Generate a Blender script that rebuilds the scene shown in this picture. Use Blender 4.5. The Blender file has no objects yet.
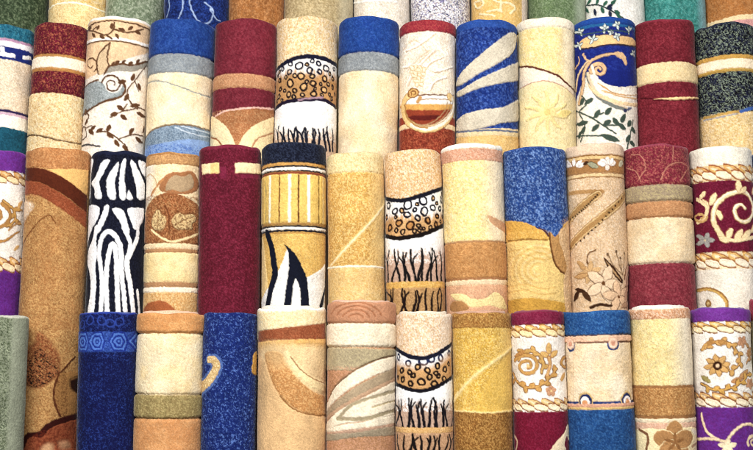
import bpy, math
import numpy as np

# ------------------------------------------------------------------ scene basics
scene = bpy.context.scene
COL = scene.collection
F, CX, CY = 1150.0, 376.5, 225.0          # photo focal length and centre in photo pixels (753 x 450)
PITCH = math.atan(128.0 / F)              # camera looks slightly upward
H = 1.42                                  # camera height (m)
DEPTH = {3: 4.0, 2: 4.25, 1: 4.50, 0: 4.75}
LENGTH = 1.5

def lin(h):
    h = h.lstrip('#')
    c = np.array([int(h[i:i + 2], 16) / 255.0 for i in (0, 2, 4)])
    return np.where(c <= 0.04045, c / 12.92, ((c + 0.055) / 1.055) ** 2.4)

ALB = 0.86
def alb(h):
    c = lin(h) if isinstance(h, str) else np.asarray(h, float)
    lum = .25 * c[0] + .65 * c[1] + .10 * c[2]
    ds = .09 + .03 * max(0, 1 - abs(lum - .33) / .3)
    if c[0] > c[2] and lum > .38: ds -= .17 * min(1, max(0, (c[1] / c[0] - .50) / .2)) * min(1, max(0, (1 - c[2] / c[0]) / .5))
    c = np.clip(c * (1 - ds) + lum * ds, 0, 1) * (max(lum, .004) / .75) ** .14
    c = c * np.array([1.0, 1 - .04 * min(1, max(0, (c[0] - c[2]) / (c[0] + 1e-6)) * 2), 1.0])
    return np.clip(c * ALB, 0.003, 0.86)

def ray_tan(py):                          # rise per metre of ground distance for a pixel row
    yd = (CY - np.asarray(py, float)) / F
    return (math.sin(PITCH) + yd * math.cos(PITCH)) / (math.cos(PITCH) - yd * math.sin(PITCH))

def ray_x(px, py):                        # sideways metres per metre of ground distance
    yd = (CY - np.asarray(py, float)) / F
    return ((np.asarray(px, float) - CX) / F) / (math.cos(PITCH) - yd * math.sin(PITCH))

# ------------------------------------------------------------------ small noise toolkit
def vnoise(u, v, scale, seed):
    rng = np.random.RandomState(seed)
    T = rng.rand(128, 128)
    x, y = u / scale + 500.0, v / scale + 500.0
    xi, yi = np.floor(x).astype(int), np.floor(y).astype(int)
    fx, fy = x - xi, y - yi
    fx, fy = fx * fx * (3 - 2 * fx), fy * fy * (3 - 2 * fy)
    a, b = T[xi % 128, yi % 128], T[(xi + 1) % 128, yi % 128]
    c, d = T[xi % 128, (yi + 1) % 128], T[(xi + 1) % 128, (yi + 1) % 128]
    return (a * (1 - fx) + b * fx) * (1 - fy) + (c * (1 - fx) + d * fx) * fy

def sm(x, a, b):
    t = np.clip((x - a) / (b - a + 1e-9), 0, 1)
    return t * t * (3 - 2 * t)

def catmull(P, closed=False, n=6):
    P = np.asarray(P, float)
    if len(P) < 3: return P
    if closed: Q = np.vstack([P[-1], P, P[0], P[1]])
    else: Q = np.vstack([2 * P[0] - P[1], P, 2 * P[-1] - P[-2]])
    out = []
    for i in range(len(Q) - 3):
        p0, p1, p2, p3 = Q[i:i + 4]
        for k in range(n):
            t = k / n
            out.append(0.5 * ((2 * p1) + (-p0 + p2) * t + (2 * p0 - 5 * p1 + 4 * p2 - p3) * t * t + (-p0 + 3 * p1 - 3 * p2 + p3) * t ** 3))
    if not closed: out.append(P[-1])
    return np.array(out)

# ------------------------------------------------------------------ woven pattern on one roll
class Weave:
    """colour and pile height for every vertex of a rolled carpet; motifs are given in photo
    pixels, carried onto the roll's own unrolled surface (u round it, v down it)"""
    def __init__(s, r, U, V):
        s.r = r; s.U0, s.V0 = U, V
        sd = r['seed']
        s.U = U + (vnoise(U, V, 2.1, sd) - .5) * 1.0
        s.V = V + (vnoise(U, V, 2.1, sd + 1) - .5) * 1.0
        s.C = np.zeros((len(U), 3)); s.h = np.zeros(len(U))
        s.f = (0, 0, 1.0); s.n = 0
    def fr(s, x0, y0, sc): s.f = (x0, y0, sc); return s
    def Y(s, y): return s.f[1] + y / s.f[2]
    def uv(s, P):
        P = np.atleast_2d(np.asarray(P, float))
        px = s.f[0] + P[:, 0] / s.f[2]; py = s.f[1] + P[:, 1] / s.f[2]
        r = s.r
        z = H + (r['d'] - r['R']) * ray_tan(py)
        for _ in range(3):
            ax = r['xt'] + (r['xb'] - r['xt']) * (r['zt'] - z) / (r['zt'] - r['zb'])
            sn = np.clip((ray_x(px, py) * r['d'] - ax) / r['R'], -.99, .99)
            th = np.arcsin(sn)
            z = H + (r['d'] - r['R'] * np.cos(th)) * ray_tan(py)
        return np.column_stack([th * r['R'] * r['k'], (r['zt'] - z) * r['k']])
    def v(s, y):                              # photo row (frame units) on the roll's centre line -> v
        z = H + (s.r['d'] - s.r['R']) * ray_tan(s.Y(y))
        return (s.r['zt'] - z) * s.r['k']
    def put(s, cov, col, h=None, idx=None):
        c = alb(col)
        if idx is None:
            s.C = s.C * (1 - cov[:, None]) + c * cov[:, None]
            if h is not None: s.h = s.h * (1 - cov) + h * cov - 2.2 * cov * (1 - cov)
        else:
            s.C[idx] = s.C[idx] * (1 - cov[:, None]) + c * cov[:, None]
            if h is not None: s.h[idx] = s.h[idx] * (1 - cov) + h * cov
    def base(s, col): s.C[:] = alb(col); return s
    def band(s, y0, y1, col, h=None, e=.45, op=1.0):
        a, b = s.v(y0), s.v(y1)
        s.put(sm(s.V, a - e, a + e) * (1 - sm(s.V, b - e, b + e)) * op, col, h); return s
    def fade(s, y0, y1, col, op=1.0):         # yarn blend that begins at y0 and is full at y1
        s.put(sm(s.V + (vnoise(s.U0, s.V0 * .25, 1.6, s.r['seed'] + 77) - .5) * 9, s.v(y0), s.v(y1)) * op, col); return s
    def below(s, pts, col, h=None, e=.45, sharp=False):
        Q = s.uv(pts if sharp else catmull(pts)); o = np.argsort(Q[:, 0]); Q = Q[o]
        b = np.interp(s.U, Q[:, 0], Q[:, 1])
        s.put(sm(s.V, b - e, b + e), col, h); return s
    def above(s, pts, col, h=None, e=.45):
        Q = s.uv(catmull(pts)); o = np.argsort(Q[:, 0]); Q = Q[o]
        b = np.interp(s.U, Q[:, 0], Q[:, 1])
        s.put(1 - sm(s.V, b - e, b + e), col, h); return s
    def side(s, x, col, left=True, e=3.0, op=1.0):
        """vertical colour change, mostly painted side sheen, at photo column x"""
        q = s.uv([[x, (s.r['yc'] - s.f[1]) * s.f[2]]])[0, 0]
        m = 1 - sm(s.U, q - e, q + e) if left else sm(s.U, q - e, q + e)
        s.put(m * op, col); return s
    def stripe(s, x, w, col, y0, y1, h=None, op=1.0):
        q = s.uv([[x, (s.r['yc'] - s.f[1]) * s.f[2]]])[0, 0]; a, b = s.v(y0), s.v(y1)
        m = (1 - sm(np.abs(s.U - q), w / 2 - .4, w / 2 + .4)) * sm(s.V, a - .4, a + .4) * (1 - sm(s.V, b - .4, b + .4))
        s.put(m * op, col, h); return s
    def groove(s, y, d=.9, w=1.0):
        s.h -= d * np.exp(-((s.V - s.v(y)) / w) ** 2); return s
    def bulge(s, y0, y1, amt):
        a, b = s.v(y0), s.v(y1); t = np.clip((s.V - (a + b) / 2) / ((b - a) / 2), -1, 1)
        s.h += amt * (1 - t ** 6) - amt * .0; return s
    def speck(s, col, sc=1.6, amt=.5, th=.5, y0=None, y1=None, soft=.12, poly=None, h=0.0):
        s.n += 1; sd = s.r['seed'] * 7 + s.n * 13
        if sc < 1.66: sc, amt = sc * .68, min(1, amt * 1.2)
        elif sc < 3: sc *= .85
        n = .52 * vnoise(s.U0, s.V0, sc, sd) + .24 * vnoise(s.U0, s.V0, sc * .53, sd + 5) + .24 * np.random.RandomState(sd).rand(len(s.U0))
        m = sm(n, th - soft, th + soft) * amt
        if y0 is not None: m = m * sm(s.V, s.v(y0) - .5, s.v(y0) + .5)
        if y1 is not None: m = m * (1 - sm(s.V, s.v(y1) - .5, s.v(y1) + .5))
        if poly is not None: m = m * s.polymask(poly)
        s.put(m, col); s.h += m * h; return s
    def cloud(s, col, sc=14, amt=.35, y0=None, y1=None): return s.speck(col, sc, amt, .5, y0, y1, .25)
    def polymask(s, pts, smooth=True, e=.5):
        Q = s.uv(catmull(pts, True, 5) if smooth else pts)
        lo, hi = Q.min(0) - 2, Q.max(0) + 2
        full = np.zeros(len(s.U))
        idx = np.where((s.U > lo[0]) & (s.U < hi[0]) & (s.V > lo[1]) & (s.V < hi[1]))[0]
        if len(idx) == 0: return full
        x, y = s.U[idx], s.V[idx]
        d = np.full(len(idx), 1e9); ins = np.zeros(len(idx), bool)
        for i in range(len(Q)):
            a, b = Q[i], Q[(i + 1) % len(Q)]
            e0 = b - a; L = e0 @ e0 + 1e-12
            t = np.clip(((x - a[0]) * e0[0] + (y - a[1]) * e0[1]) / L, 0, 1)
            d = np.minimum(d, (x - a[0] - t * e0[0]) ** 2 + (y - a[1] - t * e0[1]) ** 2)
            c = ((a[1] > y) != (b[1] > y))
            if c.any():
                xi = a[0] + (y - a[1]) * e0[0] / (e0[1] if abs(e0[1]) > 1e-9 else 1e-9)
                ins ^= c & (x < xi)
        d = np.sqrt(d); sd = np.where(ins, -d, d)
        full[idx] = 1 - sm(sd, -e, e)
        return full
    def fill(s, pts, col, h=.35, smooth=True, op=1.0, e=.5):
        s.put(s.polymask(pts, smooth, e) * op, col, h); return s
    def stroke(s, pts, w, col, w1=None, h=.35, smooth=True, op=1.0, closed=False, blob=False):
        Q = s.uv(catmull(pts, closed, 5) if smooth else pts)
        if closed: Q = np.vstack([Q, Q[:1]])
        n = len(Q); w1 = w if w1 is None else w1
        if w < 4: w, w1 = w * 1.1 + .42, w1 * 1.1 + (.42 if w1 > .9 else .2)
        if blob: w *= 1.12
        tt = np.linspace(0, 1, n)
        W = (w + (w1 - w) * tt) / 2
        if blob: W = w / 2 * np.sin(np.pi * np.clip(tt, .02, .98)) ** .7 + .15
        m = W.max() + 1.5; lo, hi = Q.min(0) - m, Q.max(0) + m
        idx = np.where((s.U > lo[0]) & (s.U < hi[0]) & (s.V > lo[1]) & (s.V < hi[1]))[0]
        if len(idx) == 0: return s
        x, y = s.U[idx], s.V[idx]; d = np.full(len(idx), 1e9)
        for i in range(n - 1):
            a, b = Q[i], Q[i + 1]; e0 = b - a; L = e0 @ e0 + 1e-12
            t = np.clip(((x - a[0]) * e0[0] + (y - a[1]) * e0[1]) / L, 0, 1)
            d = np.minimum(d, np.hypot(x - a[0] - t * e0[0], y - a[1] - t * e0[1]) - (W[i] + (W[i + 1] - W[i]) * t))
        s.put((1 - sm(d, -.45, .45)) * op, col, h, idx); return s
    def leaf(s, x, y, ang, L, w, col, h=.35, edge=None):
        a = math.radians(ang); L = L * s.f[2]
        dx, dy = math.cos(a) * L / 2, -math.sin(a) * L / 2
        pts = [(x - dx, y - dy), (x, y), (x + dx, y + dy)]
        if edge: s.stroke(pts, w + 1.3, edge, blob=True, h=h - .3)
        return s.stroke(pts, w, col, blob=True, h=h)
    def dot(s, x, y, r, col, h=.35):
        q = s.uv([[x, y]])[0]; d = np.hypot(s.U - q[0], s.V - q[1]) - r
        s.put(1 - sm(d, -.45, .45), col, h); return s
    def ring(s, x, y, r, w, col, inner=None, squash=1.0):
        q = s.uv([[x, y]])[0]; s.n += 1
        a = np.arctan2(s.V - q[1], s.U - q[0])
        w += .8; rr = r * (1 + .09 * np.sin(2 * a + s.n * 1.7) + .03 * np.sin(3 * a + s.n))
        d = np.hypot((s.U - q[0]), (s.V - q[1]) / squash) - rr
        if inner: s.put(1 - sm(d, -.4, .4), inner)
        s.put(1 - sm(np.abs(d) - w / 2, -.4, .4), col, .2); return s
    def spiral(s, x, y, r0, r1, turns, a0, w, col, w1=None, cw=1, edge=None, h=.4):
        k = s.f[2]; n = int(14 * turns) + 2
        P = [(x + cw * math.cos(math.radians(a0) + 2 * math.pi * turns * t) * (r0 + (r1 - r0) * t) * k,
              y + math.sin(math.radians(a0) + 2 * math.pi * turns * t) * (r0 + (r1 - r0) * t) * k) for t in np.linspace(0, 1, n)]
        if edge: s.stroke(P, w + 1.5, edge, (w1 or w) + 1.3, h=h - .2)
        return s.stroke(P, w, col, w1, h=h)
    def petals(s, x, y, r, n, a0, w, col, edge=None, mid=None, mr=1.2):
        for i in range(n):
            a = a0 + 360.0 * i / n
            s.leaf(x + math.cos(math.radians(a)) * r * .55 * s.f[2], y - math.sin(math.radians(a)) * r * .55 * s.f[2], a, r, w, col, edge=edge)
        if mid: s.dot(x, y, mr, mid)
        return s
    def rope(s, y0, y1, c1, c2, edge, per=13.0):
        """two-strand twist: overlapping slanted almonds, each with a dark outline"""
        a, b = s.v(y0), s.v(y1); vc, hh = (a + b) / 2, (b - a) / 2
        tot = s.r['R'] * s.r['k'] * 2 * math.pi; n = int(round(tot / per)); per = tot / n
        for lay in (0, 1):
            x = (s.U + per * (s.r['seed'] * .37 + .5 * lay)) / per
            x = (x - np.floor(x) - .5) * per
            y = s.V - vc + (.34 if lay == 0 else -.34) * hh
            sl = .34 if lay == 0 else .24
            yy = y - sl * x * hh / per * 2.0
            ell = np.sqrt((x / (per * .64)) ** 2 + (yy / (hh * .54)) ** 2)
            s.put(1 - sm(ell, 1.02, 1.22), edge, -.2); s.put(1 - sm(ell, .76, .92), c1 if lay else c2, .5)
            s.put((1 - sm(np.hypot((x + 1.5) / (per * .3), (yy + .6) / (hh * .22)), .5, 1.1)) * .7, c1, .6)
        return s
    def acanthus(s, P, w, col, edge, L=7, wd=3.2, gap=5.5, w1=None, hi=None):
        """scrolling stem with small leaves springing from alternate sides"""
        Q = catmull(P, False, 8); k = s.f[2]; acc = 0; sd = 1
        s.stroke(P, w + 1.5, edge, (w1 or w) + 1.3, h=.1)
        for i in range(1, len(Q)):
            d = Q[i] - Q[i - 1]; acc += np.hypot(*d)
            if acc > gap * k:
                acc = 0; sd = -sd; a = math.degrees(math.atan2(-d[1], d[0])) + sd * 48; q = math.radians(a)
                s.leaf(Q[i][0] + math.cos(q) * L * .45 * k, Q[i][1] - math.sin(q) * L * .45 * k, a, L, wd, col, edge=edge, h=.7)
        s.stroke(P, w, col, w1, h=.8)
        if hi: s.stroke([(a - 2, b - 3) for a, b in P], w * .35, hi, h=.9)
        return s
    def more_rings(s, have, xr, top, bot, r, w, col, inner, n=40):
        """fill the free room between two curves with further rings"""
        rng = np.random.RandomState(s.r['seed']); k = s.f[2]; have = list(have)
        for _ in range(n * 12):
            x = rng.uniform(*xr); y0 = np.interp(x, *zip(*top)); y1 = np.interp(x, *zip(*bot)); q = r * rng.uniform(.7, 1.15) * k
            y = rng.uniform(y0 + q + 8, y1 - q - 6) if y1 - y0 > 2 * q + 16 else None
            if y is None or any(math.hypot(x - a, y - b) < q + c + 5 for a, b, c in have): continue
            have.append((x, y, q)); s.ring(x, y, q / k, w, col, inner)
        return s
    def tiger(s, x0, x1, y0, y1, n, w, col, seed=0):
        """close-set tapering fur strokes, forked here and there"""
        rng = np.random.RandomState(s.r['seed'] + seed)
        L = y1 - y0; prev = 1
        for i in range(n):
            x = x0 + (x1 - x0) * (i + .5 + rng.uniform(-.2, .2)) / n
            prev = -prev if rng.rand() < .7 else prev
            lean = prev * rng.uniform(.04, .15) * L; t = y0 + rng.uniform(0, .16) * L; wv = rng.uniform(3, 8) * rng.choice([-1, 1])
            P = [(x + lean + wv * math.sin(q * 5.2) * .8, t + (y1 + 4 - t) * q) if q == 0 else (x + lean * (1 - q) + wv * math.sin(q * 5.2), t + (y1 + 4 - t) * q) for q in (0, .2, .4, .6, .8, 1)]
            s.stroke(P, w * .40, col, w * rng.uniform(.65, .95), h=.2)
            if rng.rand() < .5:
                s.stroke([(P[2][0] - 2.2 * lean * .7, t + L * .12), (P[2][0] - lean * .5, t + L * .3), P[3]], w * .35, col, w * .6, h=.2)
        return s
    def tufts(s, strokes, w, col, op=1.0):
        for P in strokes: s.stroke(P, w, col, w * .55, h=.2, op=op)
        return s

# frames of measurement over the photograph
XO = [0, 126, 252, 378, 504, 627]
def T(w, k): return w.fr(XO[k], 0, 5.976)
def M(w, k): return w.fr(XO[k], 75, 5.976)
def S(w, k): return w.fr(XO[k], 142, 5.11)
def B(w, k): return w.fr(XO[k], 228, 5.11)
def U3(w, k): return w.fr(XO[k], 298, 5.92)
def L3(w, k): return w.fr(XO[k], 374, 5.92)
def PX(w): return w.fr(0, 0, 1.0)

exec_rolls = []
def roll(row, xl, xr, yt, xlb, xrb, yb, label, rim='#c9b48c', up=0.0, shag=1.0, back=0.0):
    def deco(fn):
        exec_rolls.append(dict(row=row, xl=xl, xr=xr, yt=yt, xlb=xlb, xrb=xrb, yb=yb, label=label, rim=rim, up=up, shag=shag, back=back, fn=fn))
        return fn
    return deco

# ================================================================== back row (row 0)
@roll(0, -14, 50, -122, -18, 49, 22, 'dark moss green speckled carpet roll in the back row, leftmost')
def d1(w):
    w.base('#46593c').speck('#7d8f68', 1.7, .7, .55).speck('#25351f', 2.2, .7, .52)
@roll(0, 52, 110, -125, 50, 106, 22, 'cream and straw yellow carpet roll with a curved ridge, between two green rolls')
def d2(w):
    w.base('#e9cf8c'); PX(w).cloud('#d9ae58', 10, .5)
    w.speck('#fbf0cf', 1.8, .5, .52); T(w, 0).below([(300, 70), (370, 30), (450, 18), (540, 25), (640, 75)], '#f0dca6', .6)
    w.speck('#d8aa5c', 1.6, .55, .57).stroke([(300, 70), (370, 30), (450, 18), (540, 25), (640, 75)], 1.0, '#fff6da', h=.9)
@roll(0, 110.5, 167, -124, 106.5, 164, 22, 'grey green mottled carpet roll between cream and navy rolls of the back row')
def d3(w):
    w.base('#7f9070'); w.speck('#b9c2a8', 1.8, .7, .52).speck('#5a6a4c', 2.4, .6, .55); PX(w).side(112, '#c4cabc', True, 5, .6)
@roll(0, 167.5, 231, -126, 164.5, 229, 22, 'navy carpet roll with fine pale blue looping lines, back row')
def d4(w):
    w.base('#132a72'); w.speck('#2b4fae', 1.6, .7, .5).speck('#0b1848', 2.6, .6, .55)
    T(w, 1)
    for P in ([(270, -60), (285, 40), (262, 105)], [(365, -60), (370, 40), (345, 110)], [(410, -60), (415, 30), (450, 110), (490, 140), (530, 125), (545, 60), (500, 15)], [(530, 60), (560, 110), (580, 125)], [(240, -40), (240, 80)]):
        w.stroke(P, 1.0, '#9fb6e0', h=.5)
    w.dot(535, 55, 1.6, '#a9c0e6')
@roll(0, 231.5, 286, -124, 229.5, 283.5, 22, 'copper brown plain carpet roll next to the navy one in the back row')
def d5(w):
    w.base('#b5732f').speck('#d79a58', 1.7, .6, .52).speck('#8a4f1e', 2.0, .55, .54)
@roll(0, 286, 353.5, -125, 284, 353, 22, 'wide khaki plain carpet roll in the back row behind the two blue topped rolls')
def d6(w):
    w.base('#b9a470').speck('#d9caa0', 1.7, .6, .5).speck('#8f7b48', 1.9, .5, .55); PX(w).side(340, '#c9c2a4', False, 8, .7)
@roll(0, 354, 410, -124, 353.5, 409.5, 22, 'pale cream carpet roll with a soft ridge in the back row')
def d7(w):
    w.base('#eadfcb').speck('#fbf5e8', 1.8, .6, .5).speck('#d6c3a0', 1.7, .35, .57)
    T(w, 2).stroke([(610, 20), (680, 8), (753, 2), (860, 10)], 1.6, '#fffaf0', h=.8)
@roll(0, 410.5, 469.5, -126, 410.5, 469.5, 22, 'white carpet roll flecked all over with navy and violet, back row')
def d8(w):
    w.base('#f0eef0').speck('#2a3568', 1.5, .95, .60, soft=.05).speck('#8d84b4', 1.6, .7, .60, soft=.06).speck('#b9a070', 1.6, .5, .64)
@roll(0, 470, 526, -124, 470.5, 528, 22, 'honey yellow carpet roll with a paler embossed scroll pattern, back row')
def d9(w):
    w.base('#e3bc70').speck('#f2d9a0', 1.8, .5, .52)
    T(w, 3)
    for P in ([(590, -20), (620, 20), (590, 50), (570, 20), (600, 8)], [(640, 70), (690, 60), (720, 70)], [(715, -40), (715, 60)], [(660, -20), (690, 10), (760, 20)], [(770, 20), (800, 50), (770, 80)], [(600, 85), (680, 95)]):
        w.stroke(P, 1.5, '#f8e8bc', h=.8)
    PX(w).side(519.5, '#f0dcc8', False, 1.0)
@roll(0, 526.5, 582.5, -125, 528.5, 585, 22, 'sage green plain carpet roll with a paler right side, back row')
def d10(w):
    w.base('#66804f').speck('#8ea37a', 1.6, .6, .5).speck('#47603a', 2.0, .5, .54); PX(w).side(572, '#b3bfa8', False, 7, .7)  # paler right side is sheen painted into the colour
@roll(0, 583, 640, -124, 585.5, 643.5, 22, 'white carpet roll with dark green leafy sprig, back row')
def d11(w):
    w.base('#f2eee6').speck('#ddd6c4', 1.7, .4, .56); T(w, 4)
    w.stroke([(480, 35), (540, 30), (600, 60), (680, 110)], 1.2, '#1f3a3c')
    for x, y, a in ((500, 10, 60), (535, 8, 75), (575, 20, 60), (600, 35, 40), (640, 70, -30), (560, 60, -70), (600, 85, -80), (650, 95, -60), (620, 10, 40), (490, 60, -60), (525, 75, -80)):
        w.leaf(x, y, a, 6.5, 2.6, '#2f6650' if (x % 3) else '#25304a')
    w.dot(600, 50, 2.0, '#2a2f50')
@roll(0, 640.5, 699.5, -126, 644, 704, 22, 'teal plain carpet roll with bluish sheen, back row')
def d12(w):
    w.base('#2f9088').speck('#63b8ae', 1.7, .6, .52).speck('#17685f', 2.2, .6, .55); PX(w).side(692, '#8fc0cc', False, 6, .7)  # bluish sheen on the right is painted, not shaded
@roll(0, 700, 762, -125, 704.5, 768, 22, 'orange tan carpet roll with a cream curved stripe low down, last of the back row')
def d13(w):
    w.base('#c27a2e').speck('#d99a54', 1.6, .5, .52).speck('#9c5a1e', 1.8, .4, .56); T(w, 5)
    w.below([(460, 140), (560, 100), (640, 86), (760, 90), (830, 110)], '#efdcae', .5).below([(460, 165), (560, 128), (640, 116), (760, 120), (830, 140)], '#e2a49a')

# ================================================================== third row from the front (row 1)
@roll(1, -30, 34, 22.5, -38, 26.5, 148, 'teal topped beige carpet roll with navy and white key border, at left edge')
def a1(w):
    w.base('#e2cfb0').speck('#f4e8d0', 1.6, .6, .5).speck('#b9a88c', 1.5, .45, .6)
    PX(w).band(0, 37, '#12708f', .6).speck('#3f9ab0', 1.6, .6, .55, 0, 37).speck('#0b4660', 2.2, .6, .55, 0, 37)
    w.band(37, 39.5, '#c493b4').band(39.5, 44.8, '#f6f0f2').band(44.8, 57.6, '#1d2f86', .2)
    T(w, 0).fill([(62, 276), (84, 278), (84, 318), (62, 314)], '#f6f3ef', smooth=False).fill([(8, 302), (136, 318), (134, 342), (8, 326)], '#f6f3ef', smooth=False)
    w.fill([(168, 325), (196, 330), (196, 352), (168, 348)], '#f6f3ef', smooth=False).fill([(-60, 290), (-20, 290), (-20, 325), (-60, 325)], '#f6f3ef', smooth=False)
    PX(w).band(107.5, 110.2, '#33265e', -.2).band(110.2, 113, '#cfaec0').band(113, 125.5, '#f5efdf').band(125.5, 170, '#14607a', .4).speck('#0c4258', 2.0, .6, .52, 125.5)
@roll(1, 35, 88.5, 21, 27.5, 82, 148, 'maroon carpet roll flecked with gold, cream stripe edged in gold', shag=1.3)
def a2(w):
    w.base('#7a1230'); PX(w)
    w.speck('#b9653f', 1.5, .75, .57).speck('#56081f', 2.2, .7, .52)
    w.band(53.5, 56.2, '#c08a3c').band(56.2, 67, '#f7ead0', .5).band(67, 70.2, '#c58a3c').groove(54, .7).groove(70, .7)
    w.band(92.5, 175, '#ecd6a4', .5).speck('#cf9f58', 1.6, .65, .56, 93).speck('#fff3cf', 1.7, .5, .56, 93).groove(92.5, .8)
    M(w, 0).stroke([(150, 385), (230, 362), (340, 375), (500, 408)], .9, '#6b4a2a', h=-.8)
@roll(1, 88.5, 150, 15, 82.5, 144.5, 148, 'ivory carpet roll with grey paisley and brown leafy vines', rim='#f2e6d2')
def a3(w):
    br, gy = '#6b4526', '#949c9c'
    w.base('#f5ecdc'); w.fr(0, 0, 2.9)
    w.above([(240, 240), (300, 215), (370, 175), (440, 150)], '#e8c9a0')
    w.speck('#e3c49c', 2.5, .3, .55)
    PX(w).band(0, 18.5, '#faf2e4', .3); w.fr(0, 0, 2.9)
    w.stroke([(255, 88), (300, 66), (345, 60), (400, 66), (440, 86)], 1.1, br)
    w.stroke([(255, 128), (300, 116), (350, 112), (400, 118), (440, 134)], 2.2, '#f8f2e6').stroke([(255, 134), (300, 122), (350, 118), (400, 125), (440, 140)], 1.0, br)
    for P in ([(258, 90), (290, 92), (330, 102), (350, 84), (352, 66)], [(350, 84), (385, 92), (425, 84)], [(285, 92), (300, 78)], [(330, 102), (345, 112)]): w.stroke(P, 1.2, br)
    for x, y, a in ((275, 84, 20), (305, 80, 60), (318, 108, -30), (345, 76, 90), (372, 84, -20), (395, 80, 40), (412, 92, -30), (360, 104, -60), (290, 104, -40)): w.leaf(x, y, a, 5.5, 2.4, br)
    # feather, side branch and paisley (frame now 3 x the photograph)
    w.fr(0, 0, 3.0)
    w.fill([(316, 222), (312, 190), (322, 160), (352, 128), (350, 150), (344, 172), (346, 196), (332, 220)], '#dcc39c', .5)
    w.stroke([(316, 222), (312, 190), (322, 160), (352, 128)], 1.3, br).stroke([(334, 222), (348, 196), (344, 172), (352, 130)], 1.0, br)
    w.fill([(336, 224), (350, 202), (385, 192), (415, 196), (445, 184), (446, 196), (415, 212), (370, 212)], '#a39c8c', .4).stroke([(334, 226), (350, 200), (385, 190), (410, 194), (446, 182)], 1.6, br)
    for x, y, a in ((372, 186, 30), (390, 184, 50), (408, 188, 30), (426, 182, 50), (360, 192, 60)): w.leaf(x, y, a, 4.5, 2, br)
    w.fill([(250, 352), (250, 290), (262, 268), (285, 252), (312, 244), (330, 250), (342, 266), (358, 276), (380, 268), (388, 252), (392, 276), (372, 292), (335, 302), (300, 320), (270, 340)], gy, .6).speck('#b9c0c2', 1.6, .6, .52, poly=[(250, 352), (250, 290), (285, 252), (312, 244), (342, 266), (385, 272), (335, 302)])
    w.stroke([(246, 352), (282, 334), (330, 306), (374, 292), (394, 272), (388, 240)], 1.7, br).stroke([(250, 286), (264, 266), (288, 250), (316, 240)], 1.2, br)
    w.fr(0, 0, 2.9)
    w.spiral(345, 244, 10.5, 2.5, 1.5, 200, 3.0, '#f8f2e6', 1.6); w.spiral(345, 244, 10.0, 2.5, 1.5, 190, 1.4, br, 1.0)
    w.spiral(282, 188, 8, 2.5, 1.1, 120, 1.2, br, .9, cw=-1)
    w.dot(262, 327, 3.2, br).dot(262, 327, 1.2, '#b98a58').stroke([(262, 327), (275, 335), (272, 345)], 1.2, br)
    for P in ([(428, 190), (404, 232), (386, 262), (396, 298), (428, 318)], [(240, 360), (262, 372), (285, 366)], [(262, 372), (268, 396), (246, 410)], [(300, 384), (330, 382), (362, 402), (385, 425)], [(362, 402), (400, 388), (428, 395)], [(340, 340), (372, 322), (410, 312)], [(404, 232), (412, 262)], [(372, 322), (385, 300)]): w.stroke(P, 1.0, br)
    for x, y, a in ((372, 236, 20), (400, 222, 70), (414, 250, -80), (384, 280, 60), (352, 330, 20), (368, 312, -40), (376, 338, -40), (404, 304, 10), (266, 356, 60), (284, 384, -40), (250, 378, 70), (246, 404, 60), (310, 378, 30), (336, 372, 70), (340, 392, -40), (358, 414, -60), (396, 378, 60), (412, 404, -50), (380, 428, -50), (424, 372, 60), (416, 330, -40), (290, 372, 40)):
        w.leaf(x, y, a, 7.2, 3.1, br)
    M(w, 0).stroke([(510, 430), (560, 420), (640, 428)], 1.6, '#4d4a4a')
@roll(1, 151, 214, 17.5, 145.5, 210, 148, 'bright blue topped carpet roll with grey band, cream field and blue wave below')
def a4(w):
    w.base('#f2e2ba'); PX(w).speck('#e6cd98', 2, .4, .52).cloud('#fbf2d8', 12, .5)
    w.band(-5, 53.5, '#184496', .9).speck('#3562b8', 1.6, .55, .53, -5, 53).speck('#10308a', 2.4, .5, .55, -5, 53)
    w.band(53.5, 72, '#8f969c', .5).speck('#b0b4b2', 1.6, .5, .55, 54, 72).speck('#7f8a96', 1.8, .4, .55, 54, 72)
    w.groove(53.5, 1.3, 1.2).groove(72, .9)
    M(w, 1).stroke([(125, 60), (210, 38), (290, 48), (400, 85), (520, 130)], .9, '#9aa09a', h=-.5)
    e = [(110, 400), (180, 335), (260, 304), (340, 294), (430, 302), (510, 330)]
    w.below(e, '#90a4b8', .2).stroke(e, 1.4, '#8a7350', h=-.3).speck('#5f7890', 1.4, .7, .53, poly=[(120, 400), (200, 330), (340, 297), (510, 325), (500, 380), (300, 405), (160, 450)])
    w.below([(110, 470), (180, 425), (300, 398), (420, 380), (510, 400)], '#86a6d8').speck('#4a74c4', 1.5, .7, .55, 410)
    for P in ([(330, 310), (400, 340), (500, 370)], [(360, 305), (430, 320), (505, 345)]): w.stroke(P, .8, '#c4d0dc')
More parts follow.
